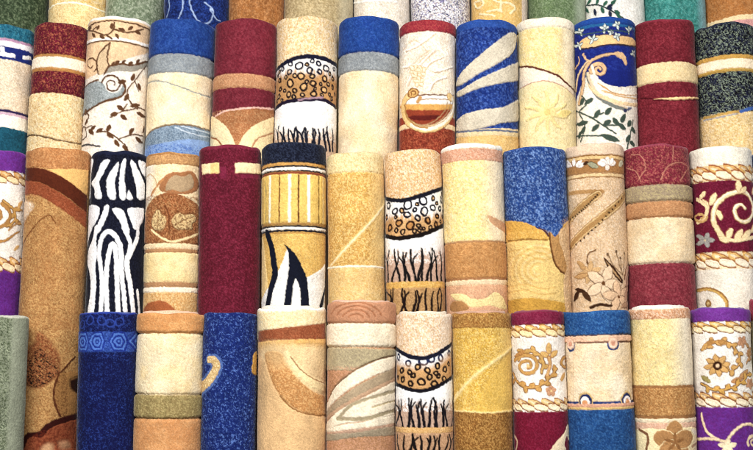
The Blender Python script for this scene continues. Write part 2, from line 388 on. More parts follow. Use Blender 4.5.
@roll(1, 215.5, 276.5, 17.5, 211, 273.5, 148, 'maroon carpet roll with a tan stripe and big cream petals at the bottom')
def a5(w):
    w.base('#842434'); PX(w).speck('#9c3c4a', 1.6, .5, .53).speck('#6a1226', 2.4, .5, .54)
    w.band(73, 87, '#c58a58', .4).speck('#e0b080', 1.6, .5, .54, 73, 87).groove(73, 1.2, 1.2).groove(87, .8)
    w.fr(140, 0, 2.9)
    w.below([(200, 372), (225, 340), (260, 322), (300, 314), (345, 310), (400, 318)], '#b3713c', .3).speck('#d09a60', 1.5, .6, .55, 316)
    w.stroke([(205, 368), (225, 340), (260, 322), (300, 315), (345, 311), (395, 316)], 1.2, '#f0c4b0')
    w.fill([(206, 345), (240, 352), (268, 380), (286, 420), (288, 450), (206, 450)], '#f3e3b6', .6).fill([(298, 450), (302, 410), (325, 375), (362, 350), (396, 344), (396, 450)], '#f3dfae', .6)
    w.stroke([(212, 400), (235, 408), (250, 430)], 1.4, '#b3713c').stroke([(335, 425), (350, 400), (385, 385)], 1.2, '#c58a58').stroke([(214, 440), (230, 430)], 1.6, '#a83a50')
@roll(1, 277, 338, 15.5, 274, 336.5, 148, 'beige carpet roll with an arched leopard ring band over white, behind the black topped roll', rim='#f2e2c4')
def a6(w):
    k = '#1d1d38'
    w.base('#e9cf9c').speck('#cf9f5c', 1.5, .6, .56).speck('#fbeed2', 1.7, .6, .53)
    up = [(140, 425), (220, 368), (330, 338), (430, 348), (520, 392)]
    T(w, 2).below(up, '#f4efe8').fade(395, 460, '#c8903e', .95)
    R = [(190, 412, 12), (240, 382, 13), (295, 394, 22), (370, 364, 12), (405, 380, 13), (447, 408, 19), (235, 430, 15), (355, 420, 18), (410, 428, 13), (495, 412, 11)]
    for x, y, r in R: w.ring(x, y, r / 5.98, 1.1, k)
    R2 = [(172, 483, 13), (240, 498, 22), (305, 456, 19), (375, 498, 16), (320, 520, 21), (440, 470, 17), (487, 466, 12), (178, 536, 12), (230, 566, 16), (267, 543, 12), (437, 536, 19), (378, 560, 16), (487, 520, 11)]
    for x, y, r in R2: w.ring(x, y, r / 5.98, 1.3, '#2e1c1c', '#deb47a')
    w.more_rings(R + R2, (140, 505), [(140, 430), (220, 372), (330, 342), (430, 352), (510, 392)], [(130, 660), (190, 616), (260, 600), (430, 592), (510, 632)], 2.0, 1.0, '#2a1c24', '#dcb884', 30)
    M(w, 2)
    lo = [(120, 225), (190, 172), (260, 154), (330, 148), (430, 146), (515, 195)]
    w.below(lo, '#f7f4f2', .5).stroke(lo, 3.4, '#251a38', h=-.2).stroke([(290, 150), (350, 140), (430, 134)], 1.2, '#b08a98')
    T(w, 2).stroke(up, 3.8, k, h=-.2)
    M(w, 2).fade(300, 370, '#c8a47c', .85).speck('#f4ece0', 1.7, .8, .5, 300, 380)
    w.tiger(150, 500, 305, 445, 14, 3.4, '#1a2032')
@roll(1, 338.5, 399, 15, 337, 398, 148, 'bright blue topped carpet roll with grey band and plain beige field below')
def a7(w):
    w.base('#f0dcb2'); PX(w).speck('#e0c48c', 1.8, .4, .53).cloud('#faf0d4', 12, .5)
    w.band(-5, 52, '#18489c', .9).speck('#3362bc', 1.6, .55, .53, -5, 52).speck('#0f3390', 2.4, .5, .55, -5, 52)
    w.band(52, 70.5, '#8f959a', .5).speck('#b0b4b4', 1.6, .5, .55, 52, 70).groove(52, 1.3, 1.2).groove(70.5, 1.0)
@roll(1, 399.5, 455, 19, 398.5, 455.5, 148, 'cream carpet roll with red rim and a gold buckle loop over rust bands', rim='#c23a44')
def a8(w):
    w.base('#efe2ca'); PX(w).speck('#d9c4a0', 1.6, .5, .56).speck('#fdf6e8', 1.6, .5, .54)
    w.band(-5, 31, '#a82838', .8).speck('#c8524a', 1.5, .6, .56, -5, 31).groove(31, .9)
    T(w, 3).stroke([(160, 330), (250, 250), (300, 230), (400, 330)], .9, '#fbf4e4', h=.6).stroke([(180, 420), (240, 350), (300, 300)], .9, '#cfa878', op=.6)
    for P in ([(220, 448), (240, 380), (290, 330), (300, 380), (250, 440)], [(150, 300), (220, 240), (300, 330)]): w.stroke(P, .8, '#d2ac80', op=.6)
    M(w, 3).band(235, 285, '#a83f22', .3).band(283, 312, '#efd9ae', .5).band(312, 600, '#9c3a22', .4).speck('#c8683c', 1.5, .65, .55, 312).speck('#6e2216', 1.9, .6, .55, 312)
    w.fill([(158, 150), (300, 128), (440, 140), (430, 220), (360, 280), (260, 300), (190, 280), (155, 220)], '#a3401f', .2)
    w.fill([(160, 150), (230, 128), (430, 130), (440, 178), (165, 178)], '#faf3e6', .5).fill([(160, 178), (440, 176), (420, 205), (165, 208)], '#e2a94c', .4)
    w.fill([(185, 248), (300, 240), (365, 246), (300, 270), (200, 268)], '#6f1f18', .1)
    w.stroke([(235, 122), (300, 116), (450, 122)], .9, '#7a4a2c', h=-.3).stroke([(230, 155), (300, 142), (440, 146)], .8, '#b0895c')
    ringp = [(215, 110), (172, 135), (152, 175), (152, 225), (182, 288), (260, 322), (340, 312), (410, 266), (448, 200), (444, 150), (420, 128)]
    w.stroke(ringp, 7.6, '#9a6a34', 8.4).stroke(ringp, 6.2, '#e9cb90', 7.2, h=.8)
    w.stroke([(200, 300), (280, 322), (350, 302), (414, 252), (446, 190), (438, 145)], 4.4, '#f8ecd2', 5.0, h=.9)
    for dx in (-16, 2, 18): w.stroke([(230 + dx, 300 + dx * .4), (300 + dx, 300 + dx * .3), (370 + dx, 262 + dx * .4), (416 + dx, 205 + dx * .3), (424 + dx, 160)], .5, '#c09a64', h=.2)
    w.stroke([(160, 185), (172, 255), (230, 306), (290, 316)], 1.2, '#b8863c', h=.3)
    w.fill([(178, 130), (180, 96), (200, 78), (228, 84), (240, 108), (226, 132), (200, 140)], '#a06a2c', .4).fill([(185, 126), (188, 98), (204, 86), (224, 92), (232, 110), (220, 127), (202, 132)], '#ddb36c', .8)
    w.stroke([(196, 122), (198, 102), (214, 98), (220, 112), (208, 118)], .8, '#96602a', h=.1).stroke([(232, 160), (246, 136)], 3.2, '#cf9c58', h=.8)
    for P in ([(170, 60), (210, -20), (270, -90), (330, -150)], [(250, 60), (262, -10), (300, -70), (380, -110)], [(300, 90), (330, 40), (400, 10)], [(150, -40), (240, -60), (330, -20), (440, -50)], [(160, -140), (240, -180), (330, -250)]):
        w.stroke(P, 1.6, '#fdf6e6', .8, h=1.2, op=.8).stroke([(a + 8, b + 5) for a, b in P], .5, '#c8a070', h=-.3, op=.75)
    for x, y in ((228, 10), (250, -20), (214, -30), (240, 40)): w.petals(x, y, 5, 5, x, 2.2, '#f6e6c4', edge='#cfae7c')
@roll(1, 456, 517.5, 18.5, 456, 518.5, 148, 'shaggy royal blue carpet roll with pale grey leaf blades', shag=1.8)
def a9(w):
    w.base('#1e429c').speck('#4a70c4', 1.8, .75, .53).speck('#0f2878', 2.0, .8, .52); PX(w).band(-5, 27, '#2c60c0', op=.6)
    g = '#d2c9b2'
    w.fr(390, 0, 2.9)
    for P in ([(190, 248), (212, 202), (270, 145), (330, 100), (356, 94), (364, 110), (350, 152), (300, 186), (250, 214), (205, 246)],
              [(190, 272), (240, 236), (300, 206), (378, 180), (378, 228), (320, 240), (250, 256), (196, 282)],
              [(190, 390), (200, 342), (250, 320), (320, 310), (378, 288), (378, 345), (320, 356), (250, 374)]):
        w.fill(P, g, 1.0, smooth=True)
    w.below([(190, 384), (260, 374), (320, 372), (378, 376)], '#e8d5a8', .5).stroke([(190, 384), (260, 379), (320, 379), (378, 384)], 1.4, '#6b7590').below([(190, 400), (260, 394), (320, 393), (378, 398)], '#e3bd78', .5).speck('#f2d8a0', 1.6, .4, .53, 396)
@roll(1, 518.5, 572.5, 16, 519, 575, 148, 'pale yellow carpet roll with a thin brown curved line and embossed flower', rim='#f8ecd0')
def a10(w):
    w.base('#efdb9e').speck('#e2c67c', 1.7, .45, .55).speck('#fbf0cc', 1.7, .45, .55)
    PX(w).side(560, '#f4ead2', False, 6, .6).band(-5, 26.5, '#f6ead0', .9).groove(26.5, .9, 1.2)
    T(w, 4).below([(80, 402), (150, 402), (290, 448), (350, 493), (425, 555)], '#f4e6cc', -.3); w.stroke([(80, 402), (150, 402), (290, 448), (350, 493), (425, 555)], 1.5, '#6e3220', h=-.4)
    c = [(80, 90), (150, 48), (230, 36), (320, 62), (420, 140)]
    M(w, 4).below(c, '#f0e2b2', .5).stroke(c, .8, '#c8977a', h=-.3).speck('#e2cc8c', 1.7, .4, .55, 60)
    for i in range(10):
        a = math.radians(i * 36 + 10); w.stroke([(235 + 25 * math.cos(a), 225 + 25 * math.sin(a)), (235 + 80 * math.cos(a + .15), 225 + 80 * math.sin(a + .15)), (235 + 118 * math.cos(a + .05), 225 + 125 * math.sin(a + .05))], 4.5, '#eedb9c', 2.0, h=1.7)
    w.dot(235, 225, 3, '#e6cf88', 1.4); w.leaf(335, 230, 10, 14, 6, '#ecd890', 1.6)
@roll(1, 573.5, 634, 16, 576, 637, 148, 'deep blue and ivory carpet roll with a tan scroll, white stars and green leaf sprays', rim='#2a55ae')
def a11(w):
    nv, tn, gr = '#17288a', '#dcb98c', '#46584c'
    w.base('#f3ecdc').speck('#e6d8bc', 1.8, .35, .55); w.fr(510, 0, 2.9)
    w.fill([(150, 20), (400, 20), (400, 258), (350, 252), (300, 253), (262, 244), (240, 228), (225, 195), (200, 250), (178, 300), (150, 300)], nv, .3, smooth=False)
    PX(w).speck('#2c46b0', 1.7, .45, .55, -5, 70)
    PX(w).band(-5, 22.5, '#1b50ac', .5).band(23, 26, '#1b6aa8', .4)
    T(w, 4)
    w.fill([(470, 225), (560, 210), (640, 214), (720, 222), (770, 250), (770, 275), (680, 268), (600, 262), (510, 278), (440, 290), (440, 250)], '#e8c48c', .6).stroke([(440, 296), (520, 282), (600, 266), (690, 272), (770, 282)], 1.2, '#3a2c3a').stroke([(470, 222), (560, 206), (640, 208), (720, 214)], .9, '#4a4258')
    for x, y, r in ((440, 192, 5.0), (500, 236, 6.0), (565, 172, 5.5), (640, 150, 5.2), (640, 220, 5.0), (437, 275, 5.0), (715, 180, 4.6), (748, 322, 4.2), (600, 195, 3.0)):
        for a in (10, 70, 140, 250):
            a += x % 50; q = math.radians(a); w.leaf(x + math.cos(q) * r * 2.5, y - math.sin(q) * r * 2.5, a, r * .85, 1.3, '#d4ddd4', edge='#20304e')
    w.stroke([(430, 205), (500, 200), (560, 185), (640, 182), (720, 196)], .8, '#3c5a5c')
    w.fr(510, 0, 2.9)
    P = [(196, 300), (204, 250), (206, 212), (220, 180), (250, 162), (290, 156), (308, 168), (316, 184)]
    w.stroke(P, 5.2, '#4a3a44', 2.2).stroke(P, 4.0, tn, 1.4, h=.8)
    w.stroke([(213, 215), (222, 250), (240, 280), (280, 305), (320, 318)], 4.2, '#7d8078').stroke([(215, 215), (226, 250), (246, 277), (285, 298), (322, 312)], 3.0, '#e3cfae', 1.2)
    w.spiral(242, 203, 7.2, 1.6, 1.45, 160, 3.4, tn, 1.8, edge='#4a3a44', h=.8)
    w.fill([(286, 150), (312, 156), (322, 178), (318, 190), (306, 172), (290, 164)], tn, .8)
    w.stroke([(190, 262), (194, 220), (206, 190), (216, 176)], 3.6, '#5a4a4c', 1.6).stroke([(190, 262), (194, 220), (206, 190), (216, 176)], 2.6, '#e6cda6', 1.0, h=.7)
    w.stroke([(204, 158), (214, 176), (230, 170)], 2.0, tn, .8).stroke([(188, 200), (196, 180), (194, 164)], 2.2, tn, .8)
    w.fill([(214, 240), (232, 262), (270, 282), (318, 296), (362, 300), (362, 310), (318, 306), (262, 292), (226, 268)], '#ecd2a6', .5)
    w.stroke([(240, 240), (280, 268), (330, 276), (364, 274)], 1.2, '#cf9c58', .6)
    w.stroke([(225, 190), (236, 232), (262, 246), (300, 254), (362, 250)], 1.6, '#f1e6d0', .9).stroke([(250, 262), (300, 278), (362, 288)], 1.0, '#d9b078')
    w.dot(318, 321, 2.2, '#3a3c66').leaf(330, 316, 20, 6, 2, '#6a6e88')
    M(w, 4)
    for P in ([(425, 215), (500, 258), (560, 302), (630, 348)], [(450, 125), (474, 170), (440, 222), (462, 300), (445, 400)], [(430, 365), (520, 362), (600, 368)], [(740, 270), (722, 350), (700, 440)], [(560, 302), (640, 300), (690, 320)], [(500, 258), (560, 225)]): w.stroke(P, 1.2, gr)
    for x, y, a, l in ((525, 232, 60, 8), (586, 216, 50, 8), (580, 284, 30, 7), (516, 314, 45, 8), (630, 278, -50, 8), (676, 258, 60, 8), (668, 308, -40, 8), (484, 156, 40, 8), (452, 160, 70, 6), (452, 288, 20, 8), (455, 330, 60, 7), (600, 376, -20, 17), (715, 290, 60, 6), (742, 330, -50, 6), (708, 380, 60, 7), (735, 410, -40, 6), (440, 360, 80, 6)):
        w.leaf(x, y, a, l * 1.12, 3.8 if l < 10 else 5.2, gr)
@roll(1, 634.5, 693, 17.5, 637.5, 700, 148, 'deep red carpet roll with one wide beige stripe, beside the black mottled roll')
def a12(w):
    w.base('#84202e'); PX(w).speck('#a83a46', 1.5, .55, .53).speck('#6a0e1e', 2.2, .55, .54)
    w.band(61.5, 81, '#ecd8aa', .7).speck('#d8bc80', 1.7, .4, .55, 62, 81).groove(61.5, 1.0).groove(81, .8)
    w.band(-5, 20, '#a83a50', op=.5)  # light caught on the top lip, painted as a lighter red
    M(w, 5).stroke([(65, 138), (120, 140)], .9, '#5a0c18', h=-.6).fill([(120, 142), (200, 134), (300, 134), (415, 144), (415, 150), (300, 148), (200, 147)], '#f6d8a0', .6, smooth=False).stroke([(120, 146), (250, 152), (415, 154)], .8, '#5a0c18', h=-.6)  # dark line running left of the slit is painted shadow
@roll(1, 694, 756, 21.5, 700.5, 763, 148, 'black and sage mottled carpet roll with cream stripe edged gold, at the right end', shag=1.5)
def a13(w):
    w.base('#11131d').speck('#8a9880', 1.5, .9, .57, soft=.08).speck('#2a3054', 2.2, .6, .54); PX(w)
    w.band(-5, 24, '#23284c', op=.7)  # top edge tinted lighter, painted rim light
    w.band(54, 58.4, '#cfa146', .3).band(58.4, 68, '#f4e4c4', .6).band(68, 71, '#c8a03c', .3).groove(54, .8).groove(71, .8)
    M(w, 5).below([(430, 262), (530, 236), (600, 226), (753, 216), (830, 220)], '#e6cb92', .5).speck('#cfa85c', 1.5, .6, .55, 215).speck('#f6e6c0', 1.6, .5, .55, 215)
    w.stroke([(440, 254), (530, 228), (620, 216)], 2.2, '#c89f42').stroke([(440, 266), (530, 244), (600, 230)], 1.0, '#a8a4a4')
    w.stroke([(620, 218), (700, 200), (770, 204)], 2.6, '#3f68b8')

# ================================================================== second row from the front (row 2)
GD, RU, CR = '#c8923e', '#8a4a1c', '#f4e2b4'
@roll(2, -36, 27, 148.5, -43, 20, 312, 'purple and white carpet roll with gold scroll, at left edge behind the sage green roll')
def b1(w):
    w.base('#7c2c9a'); S(w, 0).speck('#7f3db8', 1.7, .5, .55).band(-20, 42, '#9050b0', op=.4)  # paler violet lip paints light on the top edge
    w.band(140, 205, '#f4ede2').rope(142, 206, '#f4dfb0', '#e0a85a', '#9a5a24', 15)
    w.band(206, 600, '#f4eee2')
    w.acanthus([(60, 300), (96, 340), (104, 390), (84, 430)], 1.4, '#d0a050', '#8a5a24', 6, 2.6, 5).spiral(18, 378, 14.5, 2.5, 1.7, -60, 2.8, '#c08a3c', 1.6, edge='#8a5a24'); w.leaf(10, 285, 30, 12, 4, '#d0a050', edge='#8a5a24'); w.leaf(118, 320, 70, 8, 3, '#d9b070', edge='#a87838')
    w.stroke([(118, 405), (100, 425), (80, 448)], 1.6, '#c09050')
    B(w, 0).stroke([(-20, 40), (20, 66), (70, 60), (115, 15)], 3.6, '#8a5a24', 1.6).stroke([(-20, 40), (20, 66), (70, 60), (115, 15)], 2.4, '#d0963e', .8)
    w.leaf(20, 8, 30, 10, 3, '#d9a85a', edge='#8a5a24').leaf(105, 100, 60, 6, 2.5, '#d9b070')
    w.rope(143, 222, '#f6e4bc', '#e8b86c', '#a05a24', 15).band(224, 700, '#70248c', .2).speck('#7a36b0', 1.7, .5, .55, 224)
@roll(2, 27.5, 91, 147.5, 21, 84.5, 310, 'long amber carpet roll with dark brown arch and speckled tulip, beside the zebra roll')
def b2(w):
    dk, ru = '#66290f', '#9a4820'
    w.base('#c18c48').speck('#a06a2e', 1.5, .65, .53).speck('#e0b878', 1.5, .5, .56)
    S(w, 0)
    w.above([(120, 150), (220, 130), (300, 136), (400, 140), (480, 146)], '#c98744', .4).speck('#e0a868', 1.5, .5, .55, -10, 135).speck('#a8642c', 1.5, .5, .55, -10, 135)
    w.fill([(290, 140), (480, 144), (470, 300), (430, 250), (370, 195)], '#ecbd72', .5, smooth=False)
    w.fill([(110, 145), (200, 133), (270, 140), (330, 162), (390, 200), (450, 262), (470, 300), (470, 380), (440, 340), (380, 280), (310, 235), (230, 205), (110, 205)], dk, .3)
    w.fill([(110, 205), (230, 205), (310, 235), (380, 282), (440, 342), (470, 380), (470, 470), (430, 410), (360, 345), (280, 292), (210, 268), (110, 272)], ru, .4).speck('#b8663a', 1.5, .5, .55, poly=[(110, 205), (230, 205), (380, 282), (470, 380), (430, 410), (280, 292), (110, 272)])
    w.fill([(120, 310), (170, 305), (215, 325), (180, 370), (140, 420), (110, 440)], '#e0c6a4', .3, e=3).speck('#f2e4d0', 1.5, .6, .56, poly=[(120, 310), (215, 325), (140, 420), (110, 440)])
    w.stroke([(205, 448), (240, 410), (298, 374), (330, 420)], .9, '#7a4212', h=-.5)
    B(w, 0).stroke([(118, 138), (150, 75), (215, 0)], 1.0, '#7a4212', h=-.5)
    PX(w).cloud('#a8662a', 18, .35, 215, 330)
    U3(w, 0)
    tul = [(160, 400), (190, 335), (250, 265), (275, 200), (315, 222), (365, 275), (398, 350), (400, 430), (380, 470), (330, 510), (260, 538), (200, 512), (165, 462)]
    w.fill(tul, '#8a4a22', .2, e=2.6).speck('#c18c48', 1.5, .8, .60, poly=[(150, 420), (185, 330), (245, 260), (275, 190), (320, 215), (375, 275), (410, 350), (405, 440), (330, 520), (260, 548), (195, 522), (155, 462)]).speck('#1e0c08', 1.6, .9, .52, poly=[(180, 450), (220, 370), (290, 300), (350, 360), (390, 440), (330, 500), (260, 530), (200, 505)]).speck('#b8703a', 1.5, .6, .57, poly=tul)
    w.stroke([(395, 448), (432, 400), (470, 345)], 1.3, '#5a2a10')
    L3(w, 0).fill([(385, 5), (430, -10), (480, 0), (480, 240), (420, 250), (395, 245), (372, 180), (366, 100)], '#b5803c', .2).stroke([(395, -10), (366, 100), (374, 180), (398, 248)], 1.6, '#6a3414')
    w.fill([(452, 30), (490, 20), (490, 110), (458, 98), (446, 66)], '#3a1a0e', .1, e=1.8).speck('#6a3414', 1.4, .5, .56, poly=[(385, 5), (430, -10), (430, 250), (395, 245), (366, 100)])
    w.fill([(180, 520), (184, 400), (215, 352), (285, 340), (320, 300), (390, 262), (500, 250), (500, 520)], '#451409', .1)
    w.fill([(205, 520), (210, 410), (245, 372), (305, 372), (345, 325), (410, 292), (500, 280), (500, 520)], '#a8552c', .4).speck('#7a2c14', 1.9, .7, .52, poly=[(205, 520), (245, 372), (345, 325), (500, 280), (500, 520)])
    w.fill([(300, 440), (330, 412), (360, 420), (350, 480), (300, 480)], '#d8a878', .5, e=3).fill([(390, 402), (430, 396), (440, 430), (400, 440)], '#c89060', .5, e=3)
@roll(2, 91.5, 147, 150, 86.5, 142.5, 310, 'black and white zebra striped carpet roll in the second row')
def b3(w):
    k, wh = '#13162a', '#f5f4f4'
    w.base(k).speck('#2a2f48', 1.6, .5, .55); S(w, 0)
    for P in ([(470, 95), (496, 95), (480, 160), (474, 220), (476, 286), (452, 286), (456, 200)],
              [(550, 104), (592, 90), (570, 140), (538, 200), (542, 232), (552, 286), (514, 286), (506, 238), (486, 214), (520, 168)],
              [(612, 130), (638, 100), (632, 150), (618, 210), (624, 286), (592, 288), (576, 230), (582, 180)],
              [(652, 110), (672, 88), (664, 180), (672, 284), (644, 286), (640, 200)],
              [(692, 108), (708, 100), (736, 170), (750, 240), (750, 288), (722, 288), (716, 220)],
              [(724, 98), (752, 112), (752, 190)],
              [(684, 246), (702, 288), (676, 288)],
              [(462, 334), (536, 334), (528, 392), (500, 436), (480, 470), (462, 520), (450, 560), (440, 450)],
              [(606, 340), (654, 344), (672, 390), (688, 460), (664, 470), (644, 410), (618, 368)],
              [(680, 342), (742, 338), (744, 384), (716, 450), (694, 400)]):
        w.fill(P, wh, .4)
    w.stroke([(578, 335), (558, 392), (528, 452)], 5.6, wh, 6.5)
    B(w, 0)
    w.fill([(538, -8), (520, 60), (526, 130), (516, 200), (522, 300), (506, 450), (470, 450), (490, 330), (482, 240), (464, 176), (470, 118), (500, 50), (514, -8)], wh, .4)
    w.stroke([(546, 450), (555, 300), (546, 200), (537, 130), (550, 54), (582, 18), (616, 34), (642, 84), (650, 140), (650, 220), (660, 330), (668, 450)], 4.8, wh)
    w.stroke([(582, 450), (576, 300), (579, 200), (590, 124), (607, 82), (622, 112), (627, 200), (630, 320), (636, 450)], 3.9, wh)
    w.stroke([(664, 0), (690, 80), (677, 160)], 4.6, wh).stroke([(722, -8), (716, 60), (682, 150)], 4.8, wh)
    w.stroke([(677, 150), (676, 205), (690, 300), (702, 450)], 5.6, wh).stroke([(716, 320), (722, 450)], 3.0, wh)
    PX(w).band(-5, 154.5, '#232a4c', op=.6)
@roll(2, 147.5, 199.5, 151.5, 143, 198, 310, 'tan and cream carpet roll with a rust medallion holding pale petals')
def b4(w):
    ta, ru, ye = '#bf8c50', '#9f5c2a', '#dcc490'
    w.base('#efdcb4'); w.fr(135, 135, 2.5)
    w.speck('#e0c48c', 1.7, .4, .55).side(52, '#f6efe4', True, 6, .6)  # left side whitened with painted sheen
    w.band(0, 72, ta, .4).speck('#e6b878', 1.5, .5, .55, 0, 72).stroke([(30, 52), (90, 46), (165, 54)], .9, '#a86c2c').groove(72, .7)
    w.fill([(22, 270), (24, 215), (38, 180), (65, 152), (100, 145), (140, 158), (165, 190), (172, 270)], ru, .3, smooth=True).band(250, 270, ru).speck('#c08048', 1.5, .6, .56, 150, 270).speck('#e0b070', 1.6, .4, .6, 150, 270)
    w.stroke([(24, 215), (42, 172), (70, 148), (100, 141), (140, 152), (168, 186)], 1.4, '#f3e2b8')
    w.fill([(72, 135), (84, 106), (102, 94), (122, 92), (150, 92), (160, 120), (154, 142), (128, 148), (96, 146)], '#b07440', .3).fill([(88, 140), (96, 112), (112, 100), (130, 104), (146, 98), (152, 120), (146, 136), (126, 142), (104, 136)], '#b89c70', .5)
    w.stroke([(50, 150), (66, 128), (82, 110)], 2.0, '#c88848')
    for P in ([(50, 214), (58, 196), (68, 182), (76, 196), (88, 206), (88, 226), (80, 238), (62, 240), (52, 230)], [(104, 216), (110, 200), (122, 193), (136, 198), (150, 196), (156, 212), (148, 226), (150, 236), (130, 238), (112, 234)]):
        w.fill(P, '#7a4a22', .1, e=1.0).fill([(x + (100 - x) * .02, y + (214 - y) * .10) for x, y in P], ye, .6).speck('#bf9458', 1.5, .6, .55, poly=P)
    w.stroke([(68, 188), (70, 214), (66, 236)], .5, '#b08850', h=-.2).stroke([(112, 226), (130, 214), (150, 206)], .5, '#b08850', h=-.2)
    w.stroke([(88, 178), (96, 200), (98, 250)], 1.6, '#7e4620', .8).speck('#744018', 1.6, .6, .57, 150, 270)
    w.stroke([(52, 238), (80, 258), (110, 266), (150, 252), (166, 236)], 1.6, '#f0dcaa').stroke([(30, 110), (48, 98), (62, 112), (66, 132)], .8, '#d0ae80')
    w.band(270, 283, '#efdab0', .5).band(283, 293, '#c08c54', .1).band(293, 367, '#f0dfac', .5).cloud('#dfc080', 9, .5, 293, 367).band(367, 380, '#bd8c58', .1).band(380, 393, '#f5e8cc', .5).band(393, 500, '#d6a45e', .2).speck('#ecd09a', 1.6, .6, .54, 393)
    w.fill([(30, 446), (44, 420), (86, 416), (112, 446)], '#b3622c').groove(270, .5).groove(293, .5).groove(380, .5)
@roll(2, 200, 261, 144, 198, 260.5, 310, 'plain burgundy carpet roll with two cream squares near the top')
def b5(w):
    w.base('#70152b'); PX(w).speck('#9c2c4a', 1.5, .55, .54).speck('#5a0820', 2.0, .5, .54).band(-5, 148, '#9c2c48', op=.5)  # lighter top edge is painted rim light
    S(w, 1)
    for P in ([(398, 116), (495, 104), (497, 158), (402, 166)], [(575, 108), (694, 116), (694, 168), (578, 160)]): w.fill(P, '#f6e2b4', .7, smooth=False)
    w.fill([(450, 109), (495, 104), (497, 158), (452, 162)], '#eec880', .7, smooth=False, op=.8)
    w.fill([(500, 125), (532, 125), (534, 185), (502, 188)], '#94254a', smooth=False, op=.6).fill([(600, 168), (690, 172), (690, 190), (600, 186)], '#94254a', smooth=False, op=.6)
@roll(2, 262, 326, 141.5, 261, 325.5, 310, 'black topped carpet roll with fluted yellow panel and black tiger blades on white')
def b6(w):
    k, ye, wh = '#161b30', '#e6c878', '#f5f2ea'
    w.base('#e0b864'); S(w, 2); w.speck('#f0d48c', 1.5, .5, .55).speck('#cc9c48', 1.5, .4, .57)
    w.band(165, 410, ye, .5).speck('#d8b258', 1.6, .4, .54, 165, 410)
    for x, wd, c in ((100, 3.2, '#f8eed2'), (203, 3.0, '#f8eed2'), (296, 3.4, '#faf4de'), (345, 1.6, '#8a6a2a'), (150, 1.3, '#7a3f1c'), (248, 1.5, '#6e3818'), (75, 1.6, '#a89a5c'), (362, 2.2, '#d6c490')):
        w.stripe(x, wd, c, 165, 412, -.4 if wd < 2 else .8)
    w.band(-30, 104, k, .8).speck('#38425f', 1.5, .6, .55, -30, 104)
    for a, b, c in ((104, 118, '#d9a24a'), (118, 128, k), (128, 142, wh), (142, 150, k), (150, 162, '#9a4a26'), (410, 424, '#b88a3c'), (424, 434, k), (434, 447, wh), (447, 458, k), (458, 468, '#c8963c')): w.band(a, b, c, .4 if c == wh else 0)
    B(w, 2)
    w.fill([(40, 100), (60, 60), (86, 300), (60, 400), (40, 400)], '#e8cf94', .3)
    w.fill([(140, 232), (170, 170), (190, 110), (206, 130), (214, 420), (40, 440), (70, 330), (110, 290)], wh, .4).fill([(230, 250), (262, 262), (300, 246), (350, 215), (390, 190), (400, 430), (220, 430)], wh, .4)
    w.stroke([(84, 24), (108, 90), (124, 180), (128, 240), (106, 310), (86, 400), (80, 440)], 7.2, k, 8.2)
    w.fill([(178, 82), (232, 132), (268, 205), (292, 280), (298, 440), (262, 440), (256, 320), (236, 258), (222, 300), (212, 400), (205, 440), (176, 440), (184, 320), (200, 220), (198, 130)], k, .2)
    w.stroke([(386, 270), (368, 340), (350, 430)], 3.0, k, 5.5)
@roll(2, 327, 384, 151, 327, 385.5, 310, 'golden yellow carpet roll with one thin pale diagonal line, second row')
def b7(w):
    w.base('#d6a850').speck('#bf8a34', 1.6, .6, .54).speck('#f2d694', 1.6, .6, .54); w.fr(255, 135, 2.5)
    w.side(300, '#ecd398', False, 12, .6)  # sheen painted in as a lighter right side
    w.band(0, 92, '#f0deac', .5).speck('#cfb478', 1.5, .6, .58, 0, 92).groove(92, .7)
    w.stroke([(335, 158), (300, 205), (258, 252), (188, 330)], 4.4, '#ecd08c', h=.3, op=.6).stroke([(335, 158), (300, 205), (258, 252), (188, 330)], 1.6, '#f6e8c0', h=.7, op=.75)
    w.band(327, 600, '#ecd39a', .3).speck('#d8b060', 1.5, .55, .55, 327).band(326, 331, '#fbf2d8', .7).cloud('#d9a85a', 12, .4, 331)
def leop_rings(w, R, sc, k, top, ytop, ygold):
    for x, y, r in R: w.ring(x, y, r / sc, 1.4, k)
